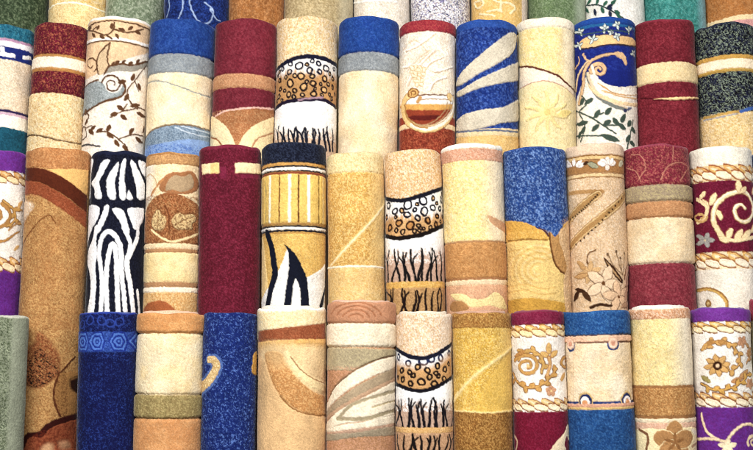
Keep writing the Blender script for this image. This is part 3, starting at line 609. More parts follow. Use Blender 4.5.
@roll(2, 384.5, 441.5, 148.5, 386.5, 446, 310, 'beige carpet roll with leopard ring band tilted up to the right, grass tufts below', rim='#f0dfc2')
def b8(w):
    k = '#1c1c2c'
    w.base('#e2bd84').speck('#c8955a', 1.5, .6, .55).speck('#f8e8cc', 1.6, .6, .54); S(w, 3)
    up = [(20, 282), (70, 294), (130, 296), (220, 272), (350, 232)]
    w.below(up, '#f4f1ee').fade(345, 400, '#cf9a50', .95).speck('#e8c080', 1.5, .4, .55, 380)
    R = [(52, 322, 16), (86, 352, 15), (148, 320, 21), (225, 300, 21), (145, 370, 15), (182, 346, 9), (232, 354, 20), (197, 388, 13), (276, 338, 15), (312, 342, 12), (320, 298, 13)]
    R2 = [(45, 382, 13), (105, 412, 16), (160, 426, 20), (250, 402, 15), (298, 380, 12), (62, 436, 16), (292, 422, 12)]
    for x, y, r in R: w.ring(x, y, r / 5.11, 1.3, k)
    for x, y, r in R2: w.ring(x, y, r / 5.11, 1.4, '#3a1e10', '#c88c40')
    w.more_rings(R + R2, (42, 334), [(20, 290), (130, 300), (220, 276), (350, 236)], [(20, 466), (120, 486), (220, 470), (350, 424)], 2.2, 1.1, '#2a1a18', '#d8b078', 30)
    B(w, 3)
    lo = [(20, 30), (70, 46), (120, 50), (220, 34), (290, 8), (360, -24)]
    w.below(lo, '#f8f6f4', .5).stroke(lo, 3.8, '#20160f', h=-.1)
    S(w, 3).stroke(up, 3.6, k, h=-.1); B(w, 3)
    w.fade(88, 150, '#c9a486', .9).speck('#fbf6ee', 1.8, .8, .52, 95, 180)
    w.tiger(44, 338, 98, 272, 12, 3.0, '#1a1718')
    w.band(272, 306, '#dcae56', .5).speck('#f0d08c', 1.6, .5, .55, 274, 304).band(306, 700, '#b58c50')
    w.speck('#d8b078', 1.6, .5, .54, 306)
    w.tiger(44, 336, 304, 450, 10, 3.2, '#241410', 5)
    w.stroke([(42, -40), (44, 430)], 1.2, '#2a2024', op=.6)
@roll(2, 442, 502.5, 142.5, 446.5, 508, 310, 'cream yellow carpet roll with white rim and tan band, left of the shaggy blue roll', rim='#f8f0e0')
def b9(w):
    w.base('#f3dd9c'); S(w, 3); w.speck('#e8c878', 2.2, .5, .54).speck('#fbf0cc', 1.7, .45, .54).speck('#9a9458', 1.4, .45, .66, 90, 500)
    w.side(555, '#f6e8cc', False, 12, .7)  # whitish grazing sheen painted on the right
    w.band(-30, 30, '#faf2e2', .6).band(30, 92, '#d99c74', .5).speck('#f0cbb0', 1.5, .5, .55, 30, 92)
    w.fill([(548, 375), (590, 390), (650, 425), (660, 470), (600, 440), (560, 410)], '#d9a878', .2)
    B(w, 3).band(66, 262, '#cd9148', .4).speck('#e0ac68', 1.5, .55, .54, 68, 260).speck('#b0742e', 1.5, .45, .57, 68, 260).band(62, 72, '#b88650', -.2).band(252, 264, '#b8804a', -.2)
    w.band(264, 288, '#f0dbb4', .5).band(288, 700, '#dfab80', .3).speck('#eec8a0', 1.5, .5, .55, 290)
    w.fill([(368, 335), (435, 336), (460, 356), (510, 365), (552, 350), (572, 332), (606, 336), (640, 372), (650, 420), (560, 398), (470, 404), (420, 380), (385, 362)], '#f6e4a8', .5).fill([(372, 378), (410, 368), (440, 385), (450, 415), (370, 420)], '#c08a48', .4)
@roll(2, 503, 566.5, 145.5, 508.5, 569.5, 310, 'shaggy mid blue carpet roll over swirling gold and sand, second row', rim='#2a58b4', shag=1.8)
def b10(w):
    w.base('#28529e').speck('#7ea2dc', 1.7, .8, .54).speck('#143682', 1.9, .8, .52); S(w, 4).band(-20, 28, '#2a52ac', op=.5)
    g = [(-10, 400), (60, 404), (120, 424), (165, 450), (215, 470), (262, 445), (300, 415), (330, 400)]
    w.below(g, '#deac48', .6); w.speck('#f0cc80', 1.6, .5, .54, 450)
    B(w, 4)
    w.below([(0, 74), (100, 62), (200, 62), (340, 75)], '#e9cc88', .4)
    for i in range(9):
        r = 22 + i * 15; w.stroke([(150 + r * .9 * math.cos(a), 215 + r * math.sin(a) * .9) for a in np.linspace(1.2 + .2 * i, 4.9 + .15 * i, 9)], 1.0, '#d8aa54' if i % 2 else '#f5e2ae', h=0, op=.4)
    for y in (120, 150, 300, 330): w.stroke([(20, y), (90, y - 14), (170, y + 10), (240, y + 4)], 1.0, '#d6a850', h=0, op=.5)
    w.stroke([(15, 66), (100, 58), (200, 64)], 1.0, '#a87a2c', h=-.3)
    w.below([(0, 372), (100, 356), (200, 366), (340, 395)], '#cf9e34', .4)
    w.fill([(235, 70), (262, 20), (290, -2), (345, -20), (345, 430), (300, 430), (285, 300), (290, 235), (262, 140)], '#e2c296', .5).speck('#cfa870', 1.6, .5, .54, poly=[(262, 0), (345, -25), (345, 430), (300, 430), (285, 260)])
    w.fill([(206, 18), (218, 50), (222, 110), (240, 175), (268, 215), (290, 236), (302, 200), (285, 130), (262, 70), (256, 20)], '#c8944a', .6).stroke([(210, 20), (222, 110), (240, 178), (268, 218), (292, 234)], 1.4, '#7a4a1a', h=-.3)
    S(w, 4).fill([(170, 436), (200, 425), (255, 418), (282, 428), (268, 450), (252, 476), (236, 484), (220, 462), (196, 450)], '#26509e', .3).speck('#7ea2dc', 1.7, .6, .55, poly=[(180, 430), (260, 415), (280, 428), (240, 480)])
    w.stroke([(160, 440), (190, 460), (205, 480)], 1.3, '#5a3440')
@roll(2, 567.5, 622.5, 142.5, 569.5, 628, 310, 'sand beige carpet roll with floral border, slanted braid strips and a lily bouquet', rim='#f0dcc4')
def b11(w):
    br, dk, gb = '#9c6a2c', '#4a2a12', '#bf8f4c'
    w.base('#dbbf98').speck('#ecd8ba', 1.5, .6, .54).speck('#c4a274', 1.6, .45, .56); S(w, 4)
    w.band(-20, 62, '#e6ceb0', .4); w.band(62, 70, br).band(70, 84, '#e3c48c').band(84, 90, br).band(90, 154, '#b58040', .1).band(154, 160, br).band(160, 174, '#e3c898').band(174, 180, br)
    for a in (20, 50, 90, 130, 160): w.leaf(500 + 30 * math.cos(math.radians(a)), 118 - 22 * math.sin(math.radians(a)), a, 7, 3.4, '#f8ece0', edge='#6a3c18').leaf(345 + 30 * math.cos(math.radians(a)), 125 - 22 * math.sin(math.radians(a)), a, 7, 3.2, '#f8ece0', edge='#6a3c18')
    w.leaf(500, 130, -90, 5, 3, '#f4e0d0', edge='#6a3c18').leaf(428, 118, -20, 10, 4.2, '#a9a884', edge='#5a4420').leaf(575, 112, 40, 7, 3.4, '#c8c4a4', edge='#6a4a20').leaf(395, 108, 40, 5, 2, dk)
    w.stroke([(330, 264), (475, 252)], 3.4, gb, smooth=False)
    def strip(a, b):
        w.stroke([a, b], 9.0, br, smooth=False).stroke([a, b], 7.4, '#e0c490', smooth=False).stroke([a, b], 5.0, br, smooth=False).stroke([a, b], 3.8, '#b98c48', smooth=False)
        n = 16
        for i in range(n):
            t = (i + .5) / n; w.dot(a[0] + (b[0] - a[0]) * t, a[1] + (b[1] - a[1]) * t, 1.0, '#3c2410')
    strip((452, 266), (322, 408)); strip((604, 262), (330, 552))
    B(w, 4)
    def pet(x, y, r, n, a0, wd, c): w.petals(x, y, r, n, a0, wd, c, edge='#5f3818')
    w.stroke([(442, 112), (410, 130), (402, 165), (416, 205)], 1.1, '#7a4e20')
    pet(412, 225, 11, 6, 20, 3.6, '#d8b27c'); w.leaf(378, 190, -50, 10, 3.4, '#cfa468', edge=br).leaf(380, 245, 15, 12, 4, '#d0a468', edge=br)
    w.fill([(480, 150), (510, 175), (550, 220), (582, 268), (572, 285), (530, 235), (495, 190)], dk, .3).fill([(492, 168), (520, 200), (560, 250), (568, 268), (525, 220)], '#c49a60', .4)
    for x, y in ((500, 135), (545, 122), (590, 130), (566, 154)): w.dot(x, y, 1.3, dk).stroke([(x, y), (x + (580 - x) * .4, y + 60), (580, 240)], .6, '#8a6a44')
    w.fill([(592, 260), (596, 215), (618, 180), (640, 165), (640, 290), (605, 300)], '#dcb898', .6).stroke([(592, 262), (598, 214), (622, 178), (640, 165)], 1.1, '#8a5a34').stroke([(600, 300), (612, 240), (636, 200)], .9, '#8a5a34')
    pet(482, 285, 17, 5, 70, 8.5, '#ebd2ae'); w.dot(480, 282, 2.0, '#7a4a1c')
    pet(560, 350, 15, 5, 30, 7.5, '#e2c29c'); w.leaf(610, 330, 70, 15, 5, '#d0a884', edge='#8a5a34').dot(560, 352, 1.6, '#7a4a1c')
    w.leaf(358, 345, 70, 12, 5, dk).leaf(398, 345, -55, 14, 5, '#54341a').leaf(372, 318, -20, 8, 3, dk).stroke([(420, 405), (460, 392), (520, 398)], 2.4, dk).leaf(600, 395, 20, 12, 4, '#c49a70', edge='#7a5026')
@roll(2, 623, 688.5, 143.5, 629, 695.5, 310, 'rose maroon flecked carpet roll with padded olive, copper and cream bands', rim='#b04a62')
def b12(w):
    w.base('#93263e'); S(w, 5); w.speck('#c8745c', 1.4, .6, .58).speck('#6a1428', 2.2, .55, .54).band(-20, 20, '#b04a62', op=.6)  # rosier lip at the top paints the light it catches
    for P in ([(130, 195), (160, 130), (210, 106), (268, 118), (300, 160)], [(0, 60), (40, 70), (60, 130), (30, 190)], [(195, 20), (190, 90)], [(-15, 130), (20, 150), (40, 200)], [(230, 200), (270, 150), (310, 120)]):
        w.stroke(P, .6, '#e2a078', op=.6)
    w.band(214, 300, '#a59270', .6).speck('#c8ba88', 1.6, .5, .55, 216, 298).band(300, 384, '#c28850', .6).speck('#dca870', 1.6, .5, .55, 300, 384)
    w.band(384, 617, '#f0e1be', .8).speck('#dfc898', 1.8, .4, .56, 386, 610).cloud('#e0b97c', 14, .4, 386, 610)
    B(w, 5).band(178, 700, '#96303e', .5).speck('#b8565c', 1.6, .5, .54, 180).speck('#701a28', 2.2, .5, .54, 180)
    for y in (214, 300, 384): S(w, 5).groove(y, 1.6, 1.3)
    B(w, 5).groove(178, 1.6, 1.3)
    S(w, 5).bulge(214, 300, .9).bulge(300, 384, .9).bulge(384, 615, .9)
@roll(2, 689.5, 752, 145.5, 696, 758, 310, 'cream carpet roll with cream scrollwork on a maroon band between two gold ropes', rim='#faf4e6')
def b13(w):
    cr = '#f2deae'
    w.base('#f3ecd8').speck('#e2d6b8', 1.7, .35, .56); w.fr(615, 135, 2.5)
    w.band(74, 113, '#e6cfa0').rope(73, 113, '#f6e8c4', '#e2b266', '#a85a24', 16).band(113, 293, '#780c30', .1).speck('#94284a', 1.6, .5, .55, 113, 293)
    P = [(246, 256), (228, 215), (234, 172), (266, 146), (304, 144), (326, 172), (322, 204), (300, 218), (280, 208), (274, 186), (290, 174), (302, 184)]
    w.stroke(P, 6.4, '#a0623a', 4.2).stroke(P, 4.8, cr, 3.0, h=.8).stroke([(x - 1.5, y - 1.5) for x, y in P[1:]], 1.0, '#fbf2d6', h=.9)
    for x, y, a, l, wd in ((286, 130, 100, 13, 5.5), (298, 138, 40, 9, 4), (226, 160, 70, 13, 5), (212, 172, 120, 10, 4), (205, 150, 60, 8, 3.5), (262, 246, 70, 11, 5), (250, 262, 150, 10, 4), (284, 252, 60, 14, 5.5), (306, 250, 40, 14, 5.5), (330, 232, 50, 13, 5), (338, 160, 100, 13, 5), (332, 140, 60, 9, 4), (240, 200, 110, 10, 4)):
        w.leaf(x, y, a, l, wd, cr, edge='#a86a3c', h=.8)
    w.stroke([(196, 160), (214, 180), (210, 206), (198, 218)], 3.0, cr).spiral(203, 205, 5, 1.5, 1.2, 0, 1.8, '#d8b070')
    w.petals(212, 262, 7, 5, 0, 3.6, '#a8a49c', edge='#5a4448', mid='#d8c8a0').leaf(342, 250, 80, 8, 3, '#b8b0a0')
    w.stroke([(244, 258), (280, 264), (330, 256)], 3.0, cr, h=.8)
    w.band(291, 334, '#ecdcb4').rope(292, 333, '#f8ecce', '#e8c078', '#b06a28', 16)
    B(w, 5).stroke([(345, 318), (385, 310), (430, 330), (462, 372), (466, 420)], 3.0, '#a8762c').stroke([(345, 322), (385, 314), (428, 334), (458, 374), (462, 420)], 1.6, '#d8b060').dot(385, 385, 4, '#a87a34').dot(385, 385, 1.8, '#e6cc90')
@roll(2, 753, 815, 147, 759, 821, 310, 'blue carpet roll only just showing at the right edge of the second row', shag=1.5)
def b14(w): w.base('#2e5cae').speck('#6f98e0', 1.7, .7, .54)

# ================================================================== front row (row 3)
@roll(3, -36, 27, 315, -41, 22, 450, 'sage green mottled carpet roll at the left end of the front row', rim='#e2e2d4', up=.004)
def c1(w):
    w.base('#68745a').speck('#4c5a3a', 1.8, .8, .52).speck('#b4be9c', 1.6, .6, .55); U3(w, 0)
    w.cloud('#465432', 12, .5).side(98, '#a6ac94', False, 3, .8).speck('#a0a88c', 1.5, .5, .53).band(-10, 112, '#d8d8c6', op=.7)  # pale right strip is painted sheen
@roll(3, 79.5, 137.5, 312.5, 77, 135, 450, 'navy carpet roll with a lighter blue diamond band near the top, front row', rim='#3358c4', up=.006)
def c2(w):
    w.base('#0f1a5e').speck('#3354b4', 1.5, .6, .60).speck('#0a1248', 2.0, .6, .52); U3(w, 0)
    w.band(-10, 92, '#2a48c0', op=.7)  # brighter blue top lip: rim light painted in
    w.cloud('#0a1450', 20, .5, 320)
    w.band(198, 320, '#26469e', .4).speck('#4a74d8', 1.5, .5, .54, 200, 318)
    for x, y in ((520, 258), (615, 258), (735, 258), (830, 258)):
        for r, c in ((58, '#16309a'), (49, '#4f7cd4'), (38, '#16309a'), (27, '#4f7cd4'), (15, '#1a369c'), (6, '#4f7cd4')):
            w.fill([(x - r, y), (x - r * .45, y - r), (x + r * .5, y - r), (x + r * .8, y), (x + r * .5, y + r), (x - r * .45, y + r)], c, .3, smooth=False)
    for x, y in ((515, 155), (570, 130), (640, 135), (690, 150), (740, 140)): w.ring(x, y, 4.2, .6, '#2c48a8')
@roll(3, 138.5, 203, 313, 134.5, 200.5, 450, 'orange and cream carpet roll with padded olive ring, front row', rim='#f2c8a4', up=.012)
def c3(w):
    w.base('#efdcae'); U3(w, 1); w.speck('#e0c48a', 1.8, .45, .54).cloud('#f7edcf', 12, .5)
    w.side(100, '#f2e6cc', True, 5, .5)  # light from the left painted into the cream
    w.band(-30, 208, '#df9c50', .8).speck('#eab878', 1.6, .5, .54, 60, 208).cloud('#c87c34', 12, .4, 60, 208)
    L3(w, 1).band(126, 268, '#a08a50', .5).speck('#c6b880', 1.6, .55, .55, 128, 264).speck('#84743a', 1.7, .5, .55, 128, 264).band(268, 800, '#da9a54', .8).speck('#eab67c', 1.6, .5, .54, 268).cloud('#c87c38', 12, .4, 268)
    L3(w, 1).groove(126, 2.0, 1.5).groove(268, 2.0, 1.5).bulge(126, 268, 1.0); U3(w, 1).groove(208, 2.0, 1.5).bulge(80, 208, 1.0).bulge(215, 575, .9)
@roll(3, 203.5, 257, 312.5, 201, 256, 450, 'royal blue flecked carpet roll with a small gold comma motif, front row', rim='#3f68d0', shag=1.6)
def c4(w):
    w.base('#182f80').speck('#6088d8', 1.6, .7, .63).speck('#0f2470', 2.0, .8, .52); U3(w, 1)
    P = [(512, 364), (545, 372), (556, 402), (534, 452), (488, 506), (430, 546)]
    w.stroke(P, 11.5, '#6f96e0', 17, op=.45).stroke(P, 7, '#d8ba7c', 11, h=.5, op=.92)
    w.speck('#f6e6b8', 1.6, .6, .54, poly=[(495, 355), (545, 345), (575, 400), (520, 500), (445, 550), (490, 470), (530, 410)]).speck('#c89a4c', 1.5, .5, .57, poly=[(495, 355), (545, 345), (575, 400), (520, 500), (445, 550), (490, 470), (530, 410)])
    U3(w, 2).fill([(14, 330), (45, 315), (45, 450), (5, 440), (8, 380)], '#d8a848', .6)
@roll(3, 257, 326.5, 307.5, 257, 326, 450, 'wide cream carpet roll with a rust stripe and sweeping tan curve, front row', rim='#f8efdc', up=.012)
def c5(w):
    w.base('#e6c27a').speck('#d8a858', 1.7, .5, .54).speck('#f4deaa', 1.7, .5, .54); U3(w, 2)
    w.side(85, '#f0dcb8', True, 5, .6)  # pale sheen painted down the left side
    w.band(-60, 250, '#f2e2b8', .6).speck('#e6c888', 1.7, .5, .54, 70, 200).band(-60, 72, '#fbf4e4', .5)
    w.below([(20, 252), (100, 250), (250, 246), (450, 232)], '#e6b668', .3)
    w.fill([(10, 230), (50, 195), (110, 184), (200, 176), (320, 164), (460, 156), (460, 236), (320, 244), (100, 252), (10, 262)], '#9e5028', .2).speck('#b86c3c', 1.5, .6, .54, poly=[(20, 200), (320, 164), (460, 156), (460, 236), (100, 252)])
    w.fade(240, 330, '#e2c296', .7)
    w.fr(250, 290, 2.81)
    w.fill([(18, 190), (60, 160), (215, 160), (230, 200), (230, 300), (140, 260), (100, 200)], '#ead2a4', .2, e=5, op=.7)
    arc = [(46, 176), (92, 176), (118, 215), (150, 258), (190, 290), (240, 304), (240, 354), (185, 352), (135, 334), (94, 298), (70, 258), (54, 215)]
    w.fill(arc, '#c68840', .4, e=1.2).speck('#e6b878', 1.6, .6, .53, poly=arc).fill([(40, 150), (120, 150), (150, 200), (110, 215), (70, 215)], '#e4c692', .3, e=8, op=.45)
    w.fill([(110, 170), (135, 200), (165, 235), (230, 268), (230, 296), (180, 278), (140, 245), (105, 195)], '#f0dcaa', .3, e=3)
    w.stroke([(122, 188), (145, 220), (180, 248), (225, 268)], .8, '#b08450', h=-.3).stroke([(92, 298), (130, 335), (180, 352), (230, 352)], .9, '#9a682c', h=-.4)
@roll(3, 327, 396, 301.5, 326.5, 395, 450, 'tan pink carpet roll with cream and olive bands above long leaf blades', rim='#e8c0a2', up=.010)
def c6(w):
    cr, ol, bg = '#f4e8cc', '#b3a47c', '#c28c5a'
    w.base(bg).speck('#e0a880', 1.6, .55, .54).speck('#b06c40', 1.6, .5, .56); w.fr(250, 290, 2.81)
    w.band(0, 93, '#cc9064', .7)
    for r in (8, 15, 22, 29): w.stroke([(300 + r * 2.4 * math.cos(a), 80 - r * 1.6 * math.sin(a)) for a in np.linspace(.2, 2.9, 9)], 1.2, '#b5764a', h=.2)
    w.band(93, 160, cr, .9).speck('#e2d0a8', 1.7, .4, .55, 93, 158)
    w.below([(210, 160), (300, 164), (420, 166)], ol, .7)
    w.speck('#cabd94', 1.6, .55, .54, 160, 240)
    w.below([(205, 228), (260, 226), (310, 226), (360, 210), (420, 195)], bg, .2).speck('#e0a880', 1.6, .55, .54, 215)
    def blade(P, c, h=.8): w.fill(P, c, h)
    blade([(205, 345), (222, 310), (246, 268), (300, 226), (360, 197), (425, 182), (425, 212), (345, 242), (275, 284), (225, 332), (208, 370)], cr)
    blade([(205, 362), (230, 328), (278, 286), (345, 246), (425, 214), (425, 254), (335, 290), (255, 338), (208, 376)], '#b8a27c', .4)
    blade([(207, 366), (255, 328), (335, 280), (425, 240), (425, 252), (335, 292), (250, 342), (207, 380)], '#c8a684', .4)
    blade([(205, 392), (250, 342), (335, 294), (425, 256), (425, 345), (330, 366), (260, 378), (207, 398)], cr)
    w.stroke([(252, 362), (285, 325), (340, 302), (425, 278)], 2.6, ol, h=.2).stroke([(250, 362), (320, 362), (380, 346), (425, 332)], 3.0, ol, h=.2).stroke([(345, 330), (380, 318), (425, 306)], 1.2, '#c8b890', h=.2)
    blade([(205, 396), (260, 380), (330, 368), (425, 348), (425, 372), (300, 392), (207, 402)], cr)
    blade([(205, 402), (300, 390), (425, 372), (425, 382), (300, 400), (207, 410)], '#caa88c', .5)
    blade([(205, 408), (300, 400), (425, 380), (425, 405), (300, 414), (207, 426)], '#ab9b7a', .6)
    w.groove(93, 1.6, 1.3).groove(160, 1.6, 1.3).bulge(20, 93, .8).bulge(93, 160, .8)
    w.stroke([(205, 345), (222, 310), (246, 268), (300, 224), (360, 195), (425, 180)], 1.0, '#8a6a48', h=-.8)
@roll(3, 396, 451.5, 313.5, 395.5, 453.5, 450, 'beige carpet roll with sagging leopard ring band and dark grass tufts, front row', rim='#f4e6cc', up=.012)
def c7(w):
    k = '#1c1e36'
    w.base('#e4c8a0').speck('#cda474', 1.5, .55, .56).speck('#f8ecda', 1.6, .6, .54); U3(w, 3); w.side(380, '#f2e6d6', False, 10, .5)  # right side paled by painted sheen
    up = [(90, 288), (160, 336), (240, 356), (330, 336), (450, 268)]
    w.below(up, '#f2f1f2')
    ring2 = [(120, 350, 15), (175, 386, 16), (262, 376, 23), (310, 362, 17), (365, 356, 16), (420, 326, 15)]
    for x, y, r in ring2: w.ring(x, y, r / 5.92, 1.5, '#22305e')
    w.fill([(95, 400), (140, 396), (240, 408), (340, 392), (450, 345), (450, 640), (95, 640)], '#cfa064', .3, e=5)
    for x, y, r in [(230, 408, 15), (345, 402, 14), (285, 427, 15), (390, 422, 15), (140, 428, 15), (415, 390, 11), (185, 440, 12), (335, 445, 12)]: w.ring(x, y, r / 5.92, 1.3, '#2a1a18', '#d8ac70')
    L3(w, 3)
    for x, y, r in [(145, 32, 15), (190, 56, 15), (250, 46, 21), (325, 58, 18), (297, 18, 16), (385, 32, 17), (205, 8, 13), (350, 12, 11), (118, 20, 10)]: w.ring(x, y, r / 5.92 * .92, 1.4, '#2a1a14', '#d0a468')
    lo = [(90, 50), (180, 90), (260, 100), (350, 70), (460, 4)]
    w.below(lo, '#f7f7f9', .5).stroke(lo, 4.0, '#1a1522', h=-.1); U3(w, 3).stroke(up, 3.6, k, h=-.1); L3(w, 3)
    w.fade(130, 200, '#c69c76', .9).speck('#faf8f6', 1.8, .8, .52, 130, 225)
    w.tiger(106, 444, 140, 318, 12, 3.1, '#1a1620')
    w.band(318, 352, '#dcae6a', .6).speck('#f0d09c', 1.6, .5, .55, 320, 350).band(352, 900, '#c89a6c').speck('#e0bc94', 1.6, .5, .54, 352)
    w.tiger(106, 440, 350, 480, 10, 3.2, '#1c1414', 5)
@roll(3, 452, 511, 312.5, 454, 513, 450, 'mustard gold carpet roll with pale diagonal wisp and brown lower part, front row', rim='#d8a888', up=.010)
def c8(w):
    w.base('#d9b04a').speck('#c4942e', 1.6, .6, .54).speck('#f0d68c', 1.6, .6, .55); w.fr(385, 290, 2.81)
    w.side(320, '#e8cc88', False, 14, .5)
    w.band(0, 106, '#b27c2e', .5).speck('#8a5418', 1.7, .65, .54, 62, 106).speck('#e0b86c', 1.5, .5, .58, 62, 106)
    w.stroke([(365, 148), (330, 180), (290, 206), (232, 254), (190, 312)], 5.0, '#e6cc84', h=.3, op=.6).stroke([(365, 148), (330, 180), (290, 206), (232, 254), (190, 312)], 1.8, '#f2e0a8', h=.7, op=.75).stroke([(190, 312), (202, 290)], 3.5, '#f0dca0')
    w.fill([(355, 180), (365, 345), (250, 345), (270, 270)], '#e2bc60', .3, op=.6, e=3)
    w.below([(180, 338), (230, 342), (280, 346), (365, 340)], '#a06c24', .2).speck('#7a4a14', 1.6, .6, .54, 345).speck('#d0a050', 1.5, .65, .56, 345)
    w.stroke([(180, 337), (230, 341), (280, 345), (365, 339)], 1.0, '#f0d898')
@roll(3, 511.5, 563, 311.5, 514, 568, 450, 'maroon and white carpet roll with gold scroll between rope borders, front row', rim='#a02a52', up=.009)
def c9(w):
    g, e = '#d2a050', '#8a5420'
    w.base('#f4ede2').speck('#e6dcc8', 1.7, .35, .56); w.fr(500, 290, 2.81)
    w.band(0, 97, '#8a1840', .4).speck('#a63a5c', 1.6, .5, .55, 0, 97).rope(97, 133, '#f6e2b0', '#e6b96c', '#a86a2c', 14)
    w.acanthus([(36, 232), (48, 262), (78, 274), (112, 264), (134, 240), (150, 222)], 1.6, g, e, 6.5, 2.6, 4.5, 1.0)
    w.acanthus([(106, 232), (112, 205), (96, 178), (66, 170), (42, 188)], 1.6, '#d8ac60', e, 6, 2.4, 4.2)
    w.spiral(68, 212, 11.5, 2.5, 1.6, -150, 2.6, g, 2.0, edge=e); w.dot(70, 212, 1.6, '#f0d49a')
    w.leaf(50, 178, 30, 9, 3, '#c88e40', edge=e).leaf(128, 165, 90, 11, 4.5, '#e2b870', edge='#b07a3c').leaf(116, 182, 150, 9, 4, '#e2b870', edge='#b07a3c').leaf(142, 180, 40, 9, 4, '#e2b870', edge='#b07a3c')
    w.stroke([(128, 190), (130, 215), (122, 240)], 3.6, '#b87a3c', 2.6).stroke([(128, 190), (130, 215), (122, 240)], 2.0, '#e0b070')
    w.spiral(178, 206, 7, 2, 1.3, 180, 2.4, g, 1.8, cw=-1, edge=e); w.leaf(168, 245, 60, 9, 3.4, '#d8ac68', edge='#b07a3c')
    w.petals(134, 284, 4.8, 5, 90, 3.2, '#d8a070', edge='#9a5a2c', mid='#f0d8a0')
    w.rope(306, 343, '#f6e8c4', '#e4c488', '#a05a28', 14).band(343, 600, '#82082e', .2).speck('#9c2448', 1.6, .5, .55, 343)
    L3(w, 4).fill([(255, 470), (270, 425), (310, 380), (340, 345), (358, 300), (378, 340), (372, 400), (352, 372), (338, 420), (350, 470)], '#f0e0bc', .6).stroke([(60, 360), (74, 400), (66, 460)], 1.8, '#d8b898')
@roll(3, 563.5, 629, 310.5, 569, 634, 450, 'bright blue and cream carpet roll with pink beaded mouldings, front row', rim='#3a70c4', shag=1.4)
def c10(w):
    w.base('#f1dfba'); U3(w, 4); w.speck('#e6c890', 1.8, .35, .55).cloud('#f8eed6', 14, .6).cloud('#e8b878', 16, .25)
    w.band(-30, 215, '#1c569a', .9).speck('#4280c0', 1.6, .6, .55, 0, 215).speck('#123f88', 2.0, .55, .54, 0, 215)
    for x in (380, 608):
        w.dot(x, 274, 6.6, '#2c4a8a', .2).dot(x, 272, 4.9, '#f0d2b8', 1.2).dot(x - 1, 274, 2.4, '#d8a080', .6)
    w.band(214, 223, '#5c4c54', -.4).band(222, 258, '#eec4a2', 1.2)
    for x0, x1 in ((300, 352), (410, 578), (640, 760)): w.stroke([(x0, 262), (x1, 262)], 1.0, '#8a5c48', h=-.5)
    for x in (380, 608): w.dot(x, 262, 4.3, '#f0cdb0', 1.2).dot(x, 268, 2.3, '#dc9c78', .8)
    L3(w, 4)
    w.band(163, 176, '#223f86', -.3)
    for x in (450, 695):
        w.dot(x, 154, 8.6, '#d2b680', .3).dot(x, 158, 7.2, '#1d2f6a', .2).dot(x, 162, 5.2, '#f6ebe2', 1.2).dot(x, 168, 3.0, '#e09a5c', 1.0)
    w.band(176, 198, '#e0a884', 1.0).band(196, 211, '#d8bc80', .8).band(211, 900, '#1a5296', .6).speck('#3c78b8', 1.6, .6, .55, 212).speck('#103a78', 2.0, .6, .54, 212)
    PX(w).stroke([(571, 342), (570, 400)], .8, '#d8bc94', op=.6)
@roll(3, 629.5, 690, 307.5, 634.5, 696, 450, 'pale yellow carpet roll with tan band and brown blossom below, left of the violet roll', rim='#fbf5e8', up=.013)
def c11(w):
    w.base('#f3e2aa').speck('#e6cc80', 2.4, .5, .54).speck('#a89a64', 1.4, .45, .65); w.fr(618, 290, 2.81)
    w.side(150, '#f4ead4', False, 14, .8)  # whiter right side: sheen put into the colour
    w.band(0, 52, '#f6ead4', .4).band(52, 80, '#dca472', .4).speck('#b87440', 1.5, .6, .57, 52, 80).speck('#f4d8bc', 1.5, .6, .56, 52, 80)
    w.band(270, 360, '#bf8640', .4).speck('#dcb070', 1.4, .7, .55, 276, 356).speck('#9a6426', 1.5, .5, .57, 272, 360).band(268, 276, '#a8743c', -.2).band(354, 362, '#a8743c', -.2)
    w.band(362, 373, '#f2e2c0', .5).band(373, 700, '#deb090', .3).speck('#ecd0b4', 1.6, .5, .55, 373)
    w.below([(25, 400), (60, 388), (130, 392), (180, 386), (235, 394)], '#f2e3b4', .3)
    w.petals(138, 428, 18, 5, 90, 15, '#bf8a4a', edge='#f0dcac'); w.petals(138, 428, 10, 5, 90, 2.2, '#a06c34'); w.stroke([(52, 390), (70, 410), (66, 450)], 2.0, '#8a5a34').stroke([(190, 440), (225, 424)], 2.0, '#c49a6c').leaf(200, 400, -30, 10, 4, '#f7ecd0')
